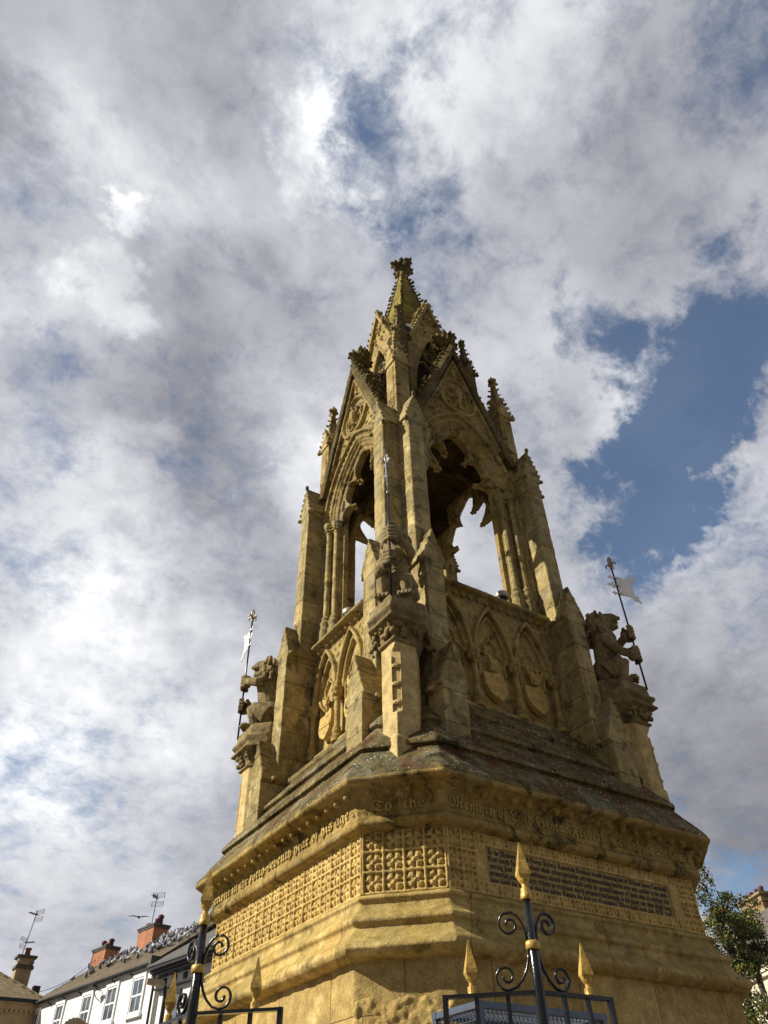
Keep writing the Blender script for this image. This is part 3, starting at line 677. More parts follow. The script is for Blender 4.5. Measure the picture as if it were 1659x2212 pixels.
for sx, sy in ((-1, -1), (1, -1), (-1, 1), (1, 1)):
    o = link(me_pin, 'pinnacle', m_carv, MON); o.location = (sx*1.44, sy*1.44, 0)
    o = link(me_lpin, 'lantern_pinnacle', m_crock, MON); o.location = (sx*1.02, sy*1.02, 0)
# lantern
def lwall():
    b = B(); lc = lambda R: (R)
    h, zs, rise = .56, 15.2, 2.55; c = (rise*rise-h*h)/(2*h); A = arch(c, h+c, zs, 12); A = [(-h, 13.9)]+A+[(h, 13.9)]
    half = along([(-.84, 13.9), (-.84, 16.75), (0, 19.25)], 13); G = half+[(-x, z) for x, z in half[-2::-1]]
    b.band(A, G, -.92, -.74)
    b.sweep(A, [(-.03, -.94), (.02, -.97), (.06, -.93), (.06, -.85), (-.03, -.85)])
    b.sweep([(-.86, 16.7), (0, 19.28), (.86, 16.7)], [(-.06, -.95), (-.05, -1.02), (.06, -1.02), (.08, -.74), (-.06, -.74)])
    b.box(-.03, .03, -.88, -.8, 13.9, 16.4)
    for s in (-1, 1):
        b.sweep([(s*.0, 16.3), (s*.18, 16.7), (s*.40, 16.5)] if s > 0 else [(-.40, 16.5), (-.18, 16.7), (0, 16.3)], [(-.025, -.88), (.025, -.88), (.025, -.8), (-.025, -.8)])
        b.blob((s*.2, -.86, 15.4), (.2, .05, .05)); 
        for i in range(14):
            t = (i+.5)/14
            for yy in (-.98, -.80): crocket(b, (s*.88*(1-t), yy, 16.72+2.6*t), (s*.95, 0, .5), .09)
    cr = [(.15*cos(k*pi/6), 17.0+.15*sin(k*pi/6)) for k in range(13)]; b.sweep(cr, [(-.02, -.88), (.02, -.88), (.02, -.8), (-.02, -.8)])
    for k in range(26):
        z = random.uniform(17.9, 18.9); b.blob((random.uniform(-1, 1)*(19.1-z)*.28, -.94, z), (.04, .04, .05))
    for k in range(7): b.blob((random.uniform(-.07, .07), -.93+random.uniform(-.07, .07), 19.25+k*.045), .075-.004*k)
    return b
me_lw = vox(lwall(), .0155, .009, 8)
b = B()
for i in range(18): b.box(-.55+i*.065-.003, -.55+i*.065+.003, -.905, -.900, 14.0, 15.9+1.6*(1-abs(-.55+i*.065)/.55))
for i in range(40): b.box(-.55*min(1, (17.6-14-i*.065)/1.9), .55*min(1, (17.6-14-i*.065)/1.9), -.909, -.905, 14.0+i*.065-.003, 14.0+i*.065+.003)
me_net = finish(b)
for a in R4:
    o = link(me_lw, 'lantern_gable', m_carv, MON, a); link(me_net, 'bird_netting', m_net, o)
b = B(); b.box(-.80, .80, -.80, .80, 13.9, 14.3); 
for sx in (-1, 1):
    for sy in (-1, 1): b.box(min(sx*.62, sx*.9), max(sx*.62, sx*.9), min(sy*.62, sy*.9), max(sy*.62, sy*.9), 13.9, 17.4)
b.box(-.5, .5, -.5, .5, 14, 17.0); link(vox(b, .025, .006), 'lantern_post_dark_core', m_dark, MON)  # dark core block added so the lantern openings read as shaded depth
# spire
b = B(); sw = lambda z: .15+(21.8-z)*.135
b.face_solid([[(-w, -w, z), (w, -w, z), (w, w, z), (-w, w, z)] for w, z in ((.76, 17.1), (.76, 17.3), (sw(17.6), 17.6), (.055, 22.5))])
sp = link(vox(b, .016, .008, 6), 'spire', m_spire, MON)
b = B()
for k in range(4):
    a = pi/4+k*pi/2
    for i in range(22):
        z = 18.0+i*.19; w = sw(z)*sqrt(2); crocket(b, (cos(a)*w, sin(a)*w, z), (cos(a), sin(a), .45), .095-.001*i)
    b.tube([(cos(a)*sw(z)*1.40, sin(a)*sw(z)*1.40, z) for z in (17.6, 19, 20.5, 22.3)], [.05, .045, .035, .03], 6)
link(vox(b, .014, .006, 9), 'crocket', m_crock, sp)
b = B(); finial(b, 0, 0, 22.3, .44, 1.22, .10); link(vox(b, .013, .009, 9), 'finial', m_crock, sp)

# ------------------------------------------------------------------ corner pedestals (local frame: diagonal corner at -x,-y)
def pring(a, f, c, z, k=.0):
    if k: P = [(-a, -a+k), (-a+k, -a)]
    else: P = [(-a, -a+.004), (-a+.004, -a)]
    return [(x, y, z) for x, y in P+[(-a+f, -a), (-a+f+c, -a+c), (-1.5, -1.6), (-1.5, -1.5), (-1.6, -1.5), (-a+c, -a+f+c), (-a, -a+f)]]
def pedestal():
    b = B(); b.face_solid([pring(2.46, .36, .20, 4.9, .0), pring(2.45, .36, .20, 5.62, .0), pring(2.41, .33, .18, 5.66, .0), pring(2.41, .33, .18, 5.95), pring(2.41, .33, .18, 5.99, .09), pring(2.41, .33, .18, 6.85, .09), pring(2.41, .33, .18, 6.93), pring(2.41, .33, .18, 7.0)])
    return b
me_ped = vox(pedestal(), .014, .004, 5)
b = B(); T = Matrix.Translation((-2.365, -2.365, 0)) @ rotm('Z', -pi/4)
b.box(-.068, -.052, -.022, .03, 5.98, 6.78, T); b.box(.052, .068, -.022, .03, 5.98, 6.78, T)
b.pxz([(-.06, 6.76), (-.045, 6.76), (0, 6.86), (.045, 6.76), (.06, 6.76), (0, 6.9)], 0, 0) if 0 else None
for z in (6.10, 6.36, 6.62):
    b.blob(T @ Vector((0, -.025, z)), (.062, .022, .035), rotm('Z', -pi/4), 2)
for z in (6.10, 6.36, 6.62):
    for dx, dz in ((-.026, -.003), (.026, -.003), (0, .016)): b.blob(T @ Vector((dx, -.048, z+dz)), .006)
me_pan = vox(b, .007, .0)
b = B(); b.face_solid([pring(2.40, .34, .18, 6.97), pring(2.45, .36, .2, 6.99), pring(2.455, .36, .2, 7.02), pring(2.42, .36, .19, 7.04), pring(2.44, .40, .2, 7.12), pring(2.50, .50, .22, 7.24), pring(2.57, .56, .24, 7.26),
    pring(2.575, .58, .25, 7.29), pring(2.54, .57, .25, 7.32), pring(2.52, .57, .25, 7.36), pring(2.57, .59, .26, 7.42), pring(2.57, .60, .26, 7.46), pring(2.525, .59, .25, 7.48), pring(2.515, .58, .25, 7.50), pring(2.505, .58, .25, 7.67)])
me_cap = vox(b, .013, .004, 6)
b = B()
for i in range(26):
    for s in (0, 1):
        u = random.uniform(.0, .66); z = random.uniform(7.06, 7.23); o_ = 2.44+(z-7.04)*.30; l = random.uniform(.03, .055)
        q = (-o_, -o_+u, z) if s else (-o_+u, -o_, z); 
        if u > .52: q = (-o_+.12, -o_+u+.1, z) if s else (-o_+u+.1, -o_+.12, z)
        b.blob(q, (l, l, l*.8)); b.tube([Vector(q), Vector(q)+Vector((random.uniform(-.05, .0), random.uniform(-.05, .0), random.uniform(-.05, .05)))], [l*.6, l*.3], 5)
me_fol = vox(b, .011, .005, 12)
for k in range(4):
    o = link(me_ped, 'statue_pedestal', m_ped, MON, k*pi/2); link(me_pan, 'sunk_panel', m_ped, o)
    c_ = link(me_cap, 'capital', m_capd, o); link(me_fol, 'foliage_carving', m_capd, c_) if 0 else link(me_fol, 'foliage_carving', m_capd, o)

# ================================================================== lions and banners
def lion():
    b = B()
    b.blob((0, .12, .30), (.27, .25, .31), sub=3); b.tube([(0, .14, .25), (0, .08, .5), (0, .03, .8), (0, .0, 1.0), (0, .02, 1.15)], [.25, .185, .21, .235, .19], 14)
    b.blob((0, -.07, .93), (.20, .14, .17), sub=3)
    for i in range(5): z = .62+i*.062; b.tube([(-.17, .0, z+.02), (-.10, -.115-i*.006, z), (0, -.15-i*.008, z-.015), (.10, -.115-i*.006, z), (.17, .0, z+.02)], .026, 6)
    b.blob((0, .06, 1.22), (.24, .23, .25), sub=3)
    b.blob((0, -.05, 1.38), (.155, .18, .14), sub=3)
    b.tube([(0, -.12, 1.40), (0, -.24, 1.41), (0, -.33, 1.385)], [.13, .105, .07], 10); b.blob((0, -.36, 1.40), (.06, .035, .04))
    b.tube([(0, -.10, 1.25), (0, -.22, 1.235), (0, -.31, 1.25)], [.10, .075, .05], 10)
    for s in (-1, 1):
        b.blob((s*.075, -.20, 1.455), (.045, .05, .03)); b.blob((s*.15, .06, 1.47), (.06, .05, .085)); b.blob((s*.06, -.30, 1.35), (.045, .05, .035))
        b.blob((s*.04, -.33, 1.29), .014)
    for k in range(64):
        a = random.uniform(0, 2*pi); zz = random.uniform(.98, 1.52); r = .235*sqrt(max(.05, 1-((zz-1.22)/.36)**2))
        x, y = r*sin(a), .08+r*cos(a)
        if y < -.06 and abs(x) < .12: continue
        b.tube([(x*.9, y*.9+.01, zz+.05), (x*1.12, y*1.08+.01, zz), (x*1.18, y*1.12, zz-.06), (x*1.08, y*1.08, zz-.09)], [.03, .04, .034, .022], 6)
    # arms: right grips above, left below
    for pts, rr in (([(.19, .0, 1.0), (.28, -.14, .93), (.24, -.27, .98), (.09, -.41, 1.06)], [.12, .095, .08, .075]), ([(-.19, .0, .95), (-.28, -.08, .72), (-.24, -.22, .60), (-.09, -.41, .60)], [.12, .095, .08, .075])):
        b.tube(pts, rr, 10)
        hx, hy, hz = 0, -.43, pts[-1][2]
        s = 1 if pts[-1][0] > 0 else -1
        b.blob((s*.075, hy+.03, hz), (.085, .085, .14), sub=2)
        for i in range(4):
            z = hz+.105-i*.068
            b.tube([(s*.11, hy+.0, z+.01), (s*.095, hy-.08, z+.006), (0, hy-.11, z), (-s*.08, hy-.075, z-.004), (-s*.075, hy-.01, z-.006)], [.039, .042, .040, .036, .030], 8)
        b.tube([(s*.05, hy+.03, hz+.09), (-s*.02, hy+.05, hz+.10), (-s*.06, hy+.03, hz+.08)], [.035, .032, .026], 7)
    for s in (-1, 1):
        b.tube([(s*.17, .12, .26), (s*.19, -.06, .38), (s*.19, -.20, .44)], [.19, .16, .115], 12)
        b.tube([(s*.19, -.20, .44), (s*.19, -.17, .25), (s*.19, -.13, .07)], [.115, .095, .08], 10)
        b.tube([(s*.19, -.05, .06), (s*.19, -.19, .07), (s*.19, -.28, .055)], [.08, .085, .07], 10)
        for i in range(4): x = s*.19+(i-1.5)*.062; b.tube([(x, -.24, .09), (x*1.0, -.33, .085), (x*1.0, -.375, .03)], [.032, .040, .024], 7)
    b.tube([(0, .2, .1), (.16, .1, .06), (.12, -.12, .06), (.03, -.16, .2), (.05, -.14, .38), (.09, -.12, .46)], [.04, .035, .032, .03, .03, .025], 7)
    b.lathe([(.30, -.04), (.30, .025)], 0, .05, 8, pi/8)
    return vox(b, .0105, .003, 14, 1)
me_lion = lion()
# the banner: fleur outlines
def fleur_poly(s):
    R_ = [(.05, 0), (.05, .10), (.12, .06), (.22, .02), (.30, .08), (.31, .20), (.24, .27), (.16, .25), (.20, .20), (.20, .14), (.14, .14), (.10, .22), (.14, .36), (.10, .50), (0, .70)]
    return [(x*s, y*s) for x, y in R_]+[(-x*s, y*s) for x, y in R_[-2::-1]]
def flat_poly(b, pts, T, th=.012):
    b.face_solid([[tuple(T @ Vector((x, y, z))) for x, z in pts] for y in (-th/2, th/2)])
def banner(name_label, pos, dirv):
    rz = atan2(dirv[1], dirv[0]); t = thing('banner_pole', name_label, 'banner', pos, rz, 'metal banners held by the stone beasts')
    b = B(); b.tube([(0, 0, 0), (0, 0, 1.3), (0, 0, 2.53)], .0165, 10); link(finish(b, True), 'pole', m_pole, t)
    M13 = Matrix.Translation((0, 0, .13))
    b = B(); flat_poly(b, [(.02, 1.80), (.36, 1.80), (.35, 1.9), (.35, 2.1), (.36, 2.22), (.02, 2.22)], M13)
    for (x, z, a) in ((.34, 2.2, -45), (.34, 1.82, -135)):
        flat_poly(b, fleur_poly(.25), M13 @ Matrix.Translation((x, .001 if a > -90 else -.001, z)) @ rotm('Y', rad(-a)), .0125)
    flat_poly(b, fleur_poly(.24), M13 @ Matrix.Translation((-.03, .002, 2.01)) @ rotm('Y', rad(-90)), .0125)
    for z in (1.83, 2.19): flat_poly(b, [(-.02, z-.02), (-.07, z-.015), (-.075, z-.05), (-.14, z), (-.075, z+.05), (-.07, z+.015), (-.02, z+.02)], M13)
    f = link(finish(b), 'flag', m_white, t)
    b = B()
    for z in (1.83, 2.01, 2.19):
        b.lathe([(.024, z+.108), (.026, z+.13), (.024, z+.152)], 0, 0, 10); flat_poly(b, [(.02, z-.014), (.07, z-.012), (.10, z), (.07, z+.012), (.02, z+.014)], M13, .02)
    link(finish(b), 'strap', m_brz, t)
    b = B(); b.lathe([(.022, 2.51), (.03, 2.55), (.018, 2.59)], 0, 0, 8)
    for k in range(4):
        a = k*pi/2+.5; q = Matrix.Translation((0, 0, .13)) @ Matrix.Rotation(a, 4, 'Z')
        b.tube([q @ Vector(p) for p in ((.01, 0, 2.43), (.04, 0, 2.50), (.075, 0, 2.53), (.10, 0, 2.49), (.09, 0, 2.455))], [.014, .017, .018, .015, .01], 6)
        b.tube([q @ Vector(p) for p in ((.01, 0, 2.47), (.035, 0, 2.56), (.03, 0, 2.63), (.0, 0, 2.70))], [.015, .016, .014, .008], 6)
    link(finish(b, True), 'fleur_finial', m_brz, t); return t
SP_ = 2.175
for cx, cy, lab, dv, bl in ((-1, -1, 'stone lion gripping a pole with both paws on the nearest corner pedestal', (-.60, -.76), 'metal banner held by the nearest lion and seen edge on against the pier'),
                            (-1, 1, 'roaring stone lion in sunlit profile on the pedestal at the left corner', (.10, 1), 'bright sunlit white banner on the pole at the left corner of the memorial'),
                            (1, -1, 'shadowed stone lion leaning out over the pedestal at the right corner', (.97, -.22), 'grey shaded banner with fleur corners on the pole against blue sky')):
    rz = atan2(cy, cx)+pi/2
    o = tag(link(me_lion, 'lion_statue', m_stat, None, rz), lab, 'statue', 'stone lions on the corner pedestals'); o.location = (cx*SP_, cy*SP_, 7.68); o.scale = (.88, .94, .98)
    ux, uy = cx/sqrt(2), cy/sqrt(2); banner(bl, (cx*SP_+ux*.47, cy*SP_+uy*.47, 7.62), dv)

# small fittings on the monument
def floodlight(name, lab, x, y, z):
    t = thing(name, lab, 'spotlight', (x, y, z), 0, 'round spotlights on the parapet')
    b = B(); b.lathe([(.03, 0), (.03, .08), (.10, .10), (.10, .13)], 0, 0, 14); link(finish(b, True), 'mount', m_pole, t)
    b = B(); b.lathe([(.11, .13), (.115, .15), (.115, .22), (.10, .24), (.085, .25)], 0, 0, 18); link(finish(b, True), 'lamp_head', m_brz, t)
floodlight('uplighter', 'small round metal uplighter on the right hand parapet below the open arch', .50, -1.56, 9.17)
floodlight('uplighter', 'small round metal uplighter on the sunlit left parapet beside the shafts', -1.56, .28, 9.17)
t = thing('dome_camera', 'white capped dome security camera bracketed off the spire behind the pinnacle', 'camera', (-.72, -.95, 17.55))
b = B(); b.tube([(.1, .25, .06), (0, 0, .16)], .03, 8); link(finish(b, True), 'bracket', m_pole, t)
b = B(); b.lathe([(.13, -.02), (.14, .03), (.12, .10), (.06, .16)], 0, 0, 18); link(finish(b, True), 'housing', m_white, t)
b = B(); b.lathe([(.02, -.14), (.08, -.11), (.11, -.06), (.12, -.02)], 0, 0, 18); link(finish(b, True), 'dome', m_glassdome, t)

# ================================================================== railings
def spear(b, x, y, z, s=1.):
    b.lathe([(.026*s, z-.02*s), (.026*s, z+.015*s), (.016*s, z+.02*s), (.016*s, z+.035*s), (.030*s, z+.055*s), (.036*s, z+.075*s)], x, y, 10)
    n = 4
    b.face_solid([[(x+r*cos(k*pi/2+.35)*s, y+r*sin(k*pi/2+.35)*s, z+h*s) for k in range(4)] for r, h in ((.030, .060), (.050, .085), (.047, .108), (.022, .19), (.003, .262))])
def scroll(T, big=True):
    b = B(); P = []
    # S shaped strap: lower big sweep and volute
    for i in range(26):
        t = i/25; a = -pi/2+t*3.6*pi/2*1.15; r = .062*(1-t)**.8+.012; P.append((.135+r*cos(a+pi)*1.0, .085+r*sin(a+pi)*1.0))
    return P
def strap(b, P, T, w=.024, th=.012):
    rings = []
    for i, p in enumerate(P):
        a = P[max(0, i-1)]; c = P[min(len(P)-1, i+1)]; d = Vector((c[0]-a[0], c[1]-a[1])).normalized(); n = Vector((-d.y, d.x))*th/2
        rings.append([tuple(T @ Vector(q)) for q in ((p[0]+n.x, -w/2, p[1]+n.y), (p[0]-n.x, -w/2, p[1]-n.y), (p[0]-n.x, w/2, p[1]-n.y), (p[0]+n.x, w/2, p[1]+n.y))])
    b.face_solid(rings)
def volute(cx, cz, r0, a0, turns, n=26, sgn=1):
    return [(cx+(r0*(1-.78*i/n))*cos(a0+sgn*turns*2*pi*i/n), cz+(r0*(1-.78*i/n))*sin(a0+sgn*turns*2*pi*i/n)) for i in range(n+1)]
def rail_pier(label, px, py, ends, group, ztop=2.45):
    t = thing('railing_pier', label, 'railing', (px, py, 0), 0, group)
    b = B(); b.tube([(0, 0, 0), (0, 0, ztop), (0, 0, ztop+.48)], [.032, .032, .024], 16); link(finish(b, True), 'post', m_black, t)
    s0 = B(); spear(s0, 0, 0, ztop+.52, 1.12); sf = link(finish(s0), 'spear_finial', m_gold, t)
    b = B(); b.lathe([(.036, ztop+.205), (.042, ztop+.21), (.042, ztop+.245), (.036, ztop+.25)], 0, 0, 16); b.lathe([(.030, ztop+.475), (.034, ztop+.48), (.034, ztop+.505), (.03, ztop+.51)], 0, 0, 14); link(finish(b, True), 'collar', m_gold, t)
    for ex, ey, nb in ends:
        d = Vector((ex, ey, 0)); l = d.length; a = atan2(ey, ex); T = rotm('Z', a)
        for z0, z1, hw in ((ztop-.018, ztop, .024), (.25, .275, .022), (1.6, 1.62, .022)): b = B(); b.box(0, l, -hw, hw, z0, z1, T); link(finish(b), 'rail', m_black, t)
        for i in range(1, nb+1):
            u = l*i/nb; w = .024 if i < nb else .03
            b = B(); b.box(u-w/2, u+w/2, -w/2, w/2, .02, ztop-.018-(.002 if i < nb else -.02), T); link(finish(b), 'bar', m_black, t)
        b = B(); u = l*(nb-1+.12)/nb; q = T @ Vector((u, 0, 0)); spear(b, q.x, q.y, ztop+.02, .98); link(finish(b), 'spear_finial', m_gold, t)
        # scroll work
        b = B(); lo = [(.03, .21), (.035, .16), (.05, .11), (.08, .06), (.12, .022), (.165, .008)]
        b2 = volute(.175, .075, .068, -pi/2, 1.28)[1:]; strap(b, lo+b2, Matrix.Translation((0, 0, ztop)) @ T)
        hi = [(.03, .24), (.033, .29), (.045, .34), (.07, .385), (.105, .41)]; v = volute(.125, .345, .068, pi/2-.1, 1.25, sgn=-1)[1:]
        strap(b, hi+v, Matrix.Translation((0, 0, ztop)) @ T); link(finish(b, True), 'scroll', m_black, t)
    return t
GR = 'railing piers with gilded spears round the memorial'
rail_pier('black iron railing pier with gold spears in front of the inscribed tablet', -3.64, -5.55, [(-.40, .36, 3), (.53, -.03, 3)], GR)
rail_pier('black iron railing pier with gold spears at the lower left beside the white building', -5.14, -4.09, [(.41, -.37, 3), (-.02, .53, 3)], GR)
# wire mesh cage and floodlight
t = thing('lamp_cage', 'blue grey steel wire mesh cage low against the memorial behind the railings', 'cage', (-3.30, -4.58, 0))
b = B(); CX, CY, CT = 1.16, .5, 2.55
for (x, y) in ((0, 0), (CX, 0), (0, CY), (CX, CY)): b.box(x-.02, x+.02, y-.02, y+.02, .0, CT-.02)
for y in (0, CY):
    for z in (CT, 1.5): b.box(-.025, CX+.025, y-.022, y+.022, z-.02, z+.022)
for x in (0, CX): b.box(x-.021, x+.021, 0, CY, CT-.019, CT+.021)
link(finish(b), 'frame', m_grey, t)
b = B()
for i in range(1, 30): x = CX*i/30; b.box(x-.0018, x+.0018, -.002, .002, 1.5, CT); b.box(x-.0018, x+.0018, CY-.002, CY+.002, 1.5, CT); b.box(x-.0018, x+.0018, 0, CY, CT-.004, CT)
for i in range(28): z = CT-.04*i; b.box(0, CX, .002, .005, z-.0018, z+.0018); b.box(0, CX, CY+.002, CY+.005, z-.0018, z+.0018)
for i in range(1, 13): y = CY*i/13; b.box(0, CX, y-.0018, y+.0018, CT-.001, CT+.003); b.box(-.002, .002, y-.0018, y+.0018, 1.5, CT)
for i in range(28): z = CT-.04*i; b.box(-.005, -.002, 0, CY, z-.0018, z+.0018)
link(finish(b), 'wire_mesh', m_grey, t)
t = thing('flood_lamp', 'black box floodlight fixed behind the railings at the bottom edge', 'floodlight', (-3.02, -5.12, 0))
b = B(); b.tube([(.15, .05, 0), (.15, .05, 2.2)], .02, 8); link(finish(b), 'pole', m_black, t)
b = B(); b.pyz([(-.08, 2.24), (.12, 2.20), (.12, 2.32), (-.06, 2.36)], -.1, .40); link(finish(b), 'lamp_housing', m_black, t)
b = B(); b.pyz([(-.086, 2.252), (-.08, 2.25), (-.062, 2.345), (-.068, 2.347)], -.08, .38); link(finish(b), 'glass', m_grey, t)

# ================================================================== background left: white building
# local frame: +x towards the viewer along the facade, +y into the building
RZW = atan2(-.98, .19); P0 = Vector((7.67, 36.2, 0))
def wv(x, y, z): return P0+Matrix.Rotation(RZW, 3, 'Z') @ Vector((x, y, z))
t = thing('white_building', 'long white painted building with sash windows and brown tiled roof', 'building', P0, RZW)
XL = -15.6
b = B(); b.box(XL, .0, 0, 8, 0, 11.3); b.pyz([(0, 11.3), (8, 11.3), (4, 13.95)], XL+.01, -.01)
wl = link(finish(b), 'wall', m_render, t)
b = B(); b.pyz([(-.25, 11.42), (4, 14.28), (8.25, 11.42), (8.25, 11.3), (4, 14.12), (-.25, 11.28)], XL-.1, .1)
for i in range(9): 
    yy = -.2+i*.46; zz = 11.44+(yy+.2)*.672; b.box(XL-.1, .1, yy-.012, yy+.012, zz-.0, zz+.03)
rf = link(finish(b), 'roof', m_tiles, t)
b = B(); b.tube([(XL, -.32, 11.30), (.15, -.32, 11.30)], .075, 8); 
for i in range(8): x = -.6-i*2.05; b.box(x-.02, x+.02, -.30, -.02, 11.05, 11.1); b.tube([(x, -.28, 11.2), (x, -.2, 11.1), (x, -.02, 10.95)], .02, 6)
link(finish(b), 'gutter', m_bgut, t)
for s, w2 in ((1.86, .60), (4.84, .60), (7.82, .56), (11.4, .5), (14.85, .45)):
    x = -s; fr = B(); z0, z1 = 9.17, 10.83
    for a0, a1 in ((x-w2-.14, x-w2), (x+w2, x+w2+.14)): fr.box(a0, a1, -.09, .05, z0-.0, z1+.22)
    fr.box(x-w2-.0, x+w2+.0, -.088, .05, z1+.02, z1+.22); fr.box(x-w2-.22, x+w2+.22, -.17, .05, z0-.22, z0-.04)
    wf = link(finish(fr), 'window', m_sash, t)
    b = B()
    for a0, a1, c0, c1 in ((x-w2, x-w2+.09, z0, z1), (x+w2-.09, x+w2, z0, z1), (x-w2, x+w2, z0-.001, z0+.09), (x-w2, x+w2, z1-.09, z1+.019), (x-w2+.01, x+w2-.01, (z0+z1)/2-.045, (z0+z1)/2+.045)): b.box(a0, a1, -.05+.002*(c0 > z0), .03, c0, c1)
    for a0, c0, c1 in ((x-.02, z0, z1),): b.box(a0, a0+.035, -.04, .02, c0+.05, c1-.05)
    link(finish(b), 'sash', m_sash, wf)
    b = B(); b.box(x-w2, x+w2, -.03, -.01, z0, z1); link(finish(b), 'pane', m_glass, wf)
b = B(); b.tube([(.05, -.18, 11.2), (.05, -.18, 0)], .07, 8); b.box(-.1, .2, -.3, -.03, 10.5, 10.85); link(finish(b), 'downpipe', m_bgut, t)
def chimney(root_, x, y, z0, z1, w, d, pots, mb, name='chimney', cap=.1):
    b = B(); b.box(x-w, x+w, y-d, y+d, z0, z1); c_ = link(finish(b), name, mb, root_)
    b = B(); b.box(x-w-cap, x+w+cap, y-d-cap, y+d+cap, z1, z1+.10); b.box(x-w-cap*.5, x+w+cap*.5, y-d-cap*.5, y+d+cap*.5, z1-.12, z1-.001); link(finish(b), 'chimney_cap', m_slate, c_)
    for px, h, mm in pots:
        b = B(); b.lathe([(.17, z1+.08), (.15, z1+.10+h*.8), (.19, z1+.1+h*.82), (.19, z1+.1+h)], x+px, y, 12); b.lathe([(.20, z1+.1+h), (.22, z1+.14+h), (.1, z1+.24+h)], x+px, y, 12); link(finish(b, True), 'chimney_pot', mm, c_)
chimney(t, -8.75, 4.0, 13.2, 15.15, 1.0, .55, ((-.75, .25, m_potp), (.35, .35, m_potp), (.72, .5, m_potp)), m_brick)
chimney(t, -15.2+.0, 4.0, 13.2, 15.0, .95, .5, ((-.5, .45, m_potp), (.05, .2, m_pot), (.6, .4, m_potp)), m_brick)
def wall_light(x, z): 
    b = B(); b.box(x-.35, x+.35, -.75, -.5, z-.06, z+.06); b.tube([(x, -.6, z), (x+.05, -.3, z-.5), (x, -.03, z-.62)], .025, 6); b.tube([(x, -.03, z-.1), (x, -.6, z-.02)], .025, 6)
    return b
tag(link(finish(wall_light(0, 0)), 'wall_bracket', m_bgut), 'black iron bracket on the white wall between the middle windows', 'bracket')
o = bpy.data.objects['wall_bracket']; o.location = wv(-6.25, 0, 10.95); o.rotation_euler.z = RZW
o = tag(link(finish(wall_light(0, 0)), 'wall_bracket', m_bgut), 'lower black iron bracket on the white wall near the bottom edge', 'bracket'); o.location = wv(-6.3, 0, 9.1); o.rotation_euler.z = RZW

# black and white building next to it, nearer
t = thing('timbered_building', 'white rendered building with deep black eaves fascia and slate roof', 'building', P0, RZW)
b = B(); b.box(.22, 9.5, .1, 8, 0, 10.9); link(finish(b), 'wall', m_render, t)
b = B(); b.box(.12, 9.6, -.55, .12, 10.62, 10.74); b.box(.16, 9.6, -.42, .11, 10.5, 10.619); b.box(.14, 9.6, -.75, .12, 10.741, 10.98); b.box(.2, 9.6, -.2, .099, 10.0-.1, 10.0); link(finish(b), 'fascia', m_bgut, t)
b = B(); b.pyz([(-.8, 10.98), (4, 13.9), (4, 13.8), (-.8, 10.985-.1)], .14, 9.6); b.box(.10, .30, -.7, .0, 10.9, 11.5); link(finish(b), 'roof', m_slate, t)
for i in range(4):
    b = B(); x = .75+i*1.0; b.box(x-.15, x+.15, .02, .12, 10.12, 10.42); b.box(x-.1, x+.1, -.0, .02, 10.17, 10.37); link(finish(b), 'black_plaque', m_bgut, t)
b = B(); x = 1.6; b.box(x, x+1.0, .0, .12, 9.55, 9.7); b.box(x, x+.12, .002, .12, 7.6, 9.549); b.box(x+.88, x+1.0, .002, .12, 7.6, 9.549); w_ = link(finish(b), 'window', m_bgut, t)
b = B(); b.box(x+.12, x+.88, .06, .09, 7.6, 9.55); link(finish(b), 'pane', m_glass, w_)
# white bargeboard gable just beyond
t = thing('gable_house', 'house end with white bargeboard and slate roof seen past the memorial corner', 'house', P0, RZW)
b = B(); b.box(10.2, 16, -.1, 7.5, 0, 11.2); link(finish(b), 'wall', m_render, t)
b = B(); b.face_solid([[tuple(p) for p in ((x0, -.2, z0), (x0, .0, z0), (x1, .0, z1), (x1, -.2, z1))] for x0, z0, x1, z1 in ((10.0, 11.0, 10.0, 11.35), (13.1, 14.6, 13.1, 14.95))]); link(finish(b), 'bargeboard', m_white, t)
b = B(); b.pxz([(10.0, 11.36), (13.1, 14.96), (16.2, 11.36), (16.2, 11.2), (10.0, 11.2)], .0, 7.6); link(finish(b), 'roof', m_slate, t)

# left stone building with hipped roof
t = thing('sandstone_building', 'buff sandstone building with dentil cornice and hipped stone tile roof', 'building', (4.9, 50.6, 0))
b = B(); b.box(-12, 0, .35, 10, 0, 11.2); link(finish(b), 'wall', m_sand, t)
b = B(); b.box(-12.3, .25, .1, 10.3, 11.2, 11.32); b.box(-12.2, .1, .2, 10, 10.9, 11.199)
for i in range(40): b.box(-11.9+i*.3, -11.75+i*.3, .12, .2, 10.75, 10.92)
b.box(-12.05, .05, .30, 10, 10.05, 10.14); link(finish(b), 'cornice', m_sand, t)
b = B(); b.box(-12.45, .4, -.08, .08, 11.32, 11.5); b.box(.3, .45, .08, 10, 11.32, 11.5); b.tube([(.2, .2, 11.3), (.15, .25, 10.5), (.1, .27, 0)], .09, 8); link(finish(b), 'gutter', m_bgut, t)
b = B(); b.face_solid([[(-12.4, 0, 11.5), (.3, 0, 11.5), (.3, 10, 11.5), (-12.4, 10, 11.5)], [(-8, 4.2, 14.1), (-3.9, 4.2, 14.1), (-3.9, 5, 14.1), (-8, 5, 14.1)]])
b.tube([(.3, 0, 11.52), (-3.9, 4.2, 14.13)], .09, 6); link(finish(b), 'roof', m_tiles2, t)
b = B(); b.box(-1.72, -.72, 2.1, 3.0, 11.8, 14.2); c_ = link(finish(b), 'chimney', m_sand, t)
b = B(); b.box(-1.82, -.62, 2.0, 3.1, 13.55, 13.68); b.box(-1.77, -.67, 2.05, 3.05, 13.68, 13.78); b.box(-1.87, -.57, 1.95, 3.15, 14.2, 14.34); link(finish(b), 'chimney_cap', m_slate, c_)
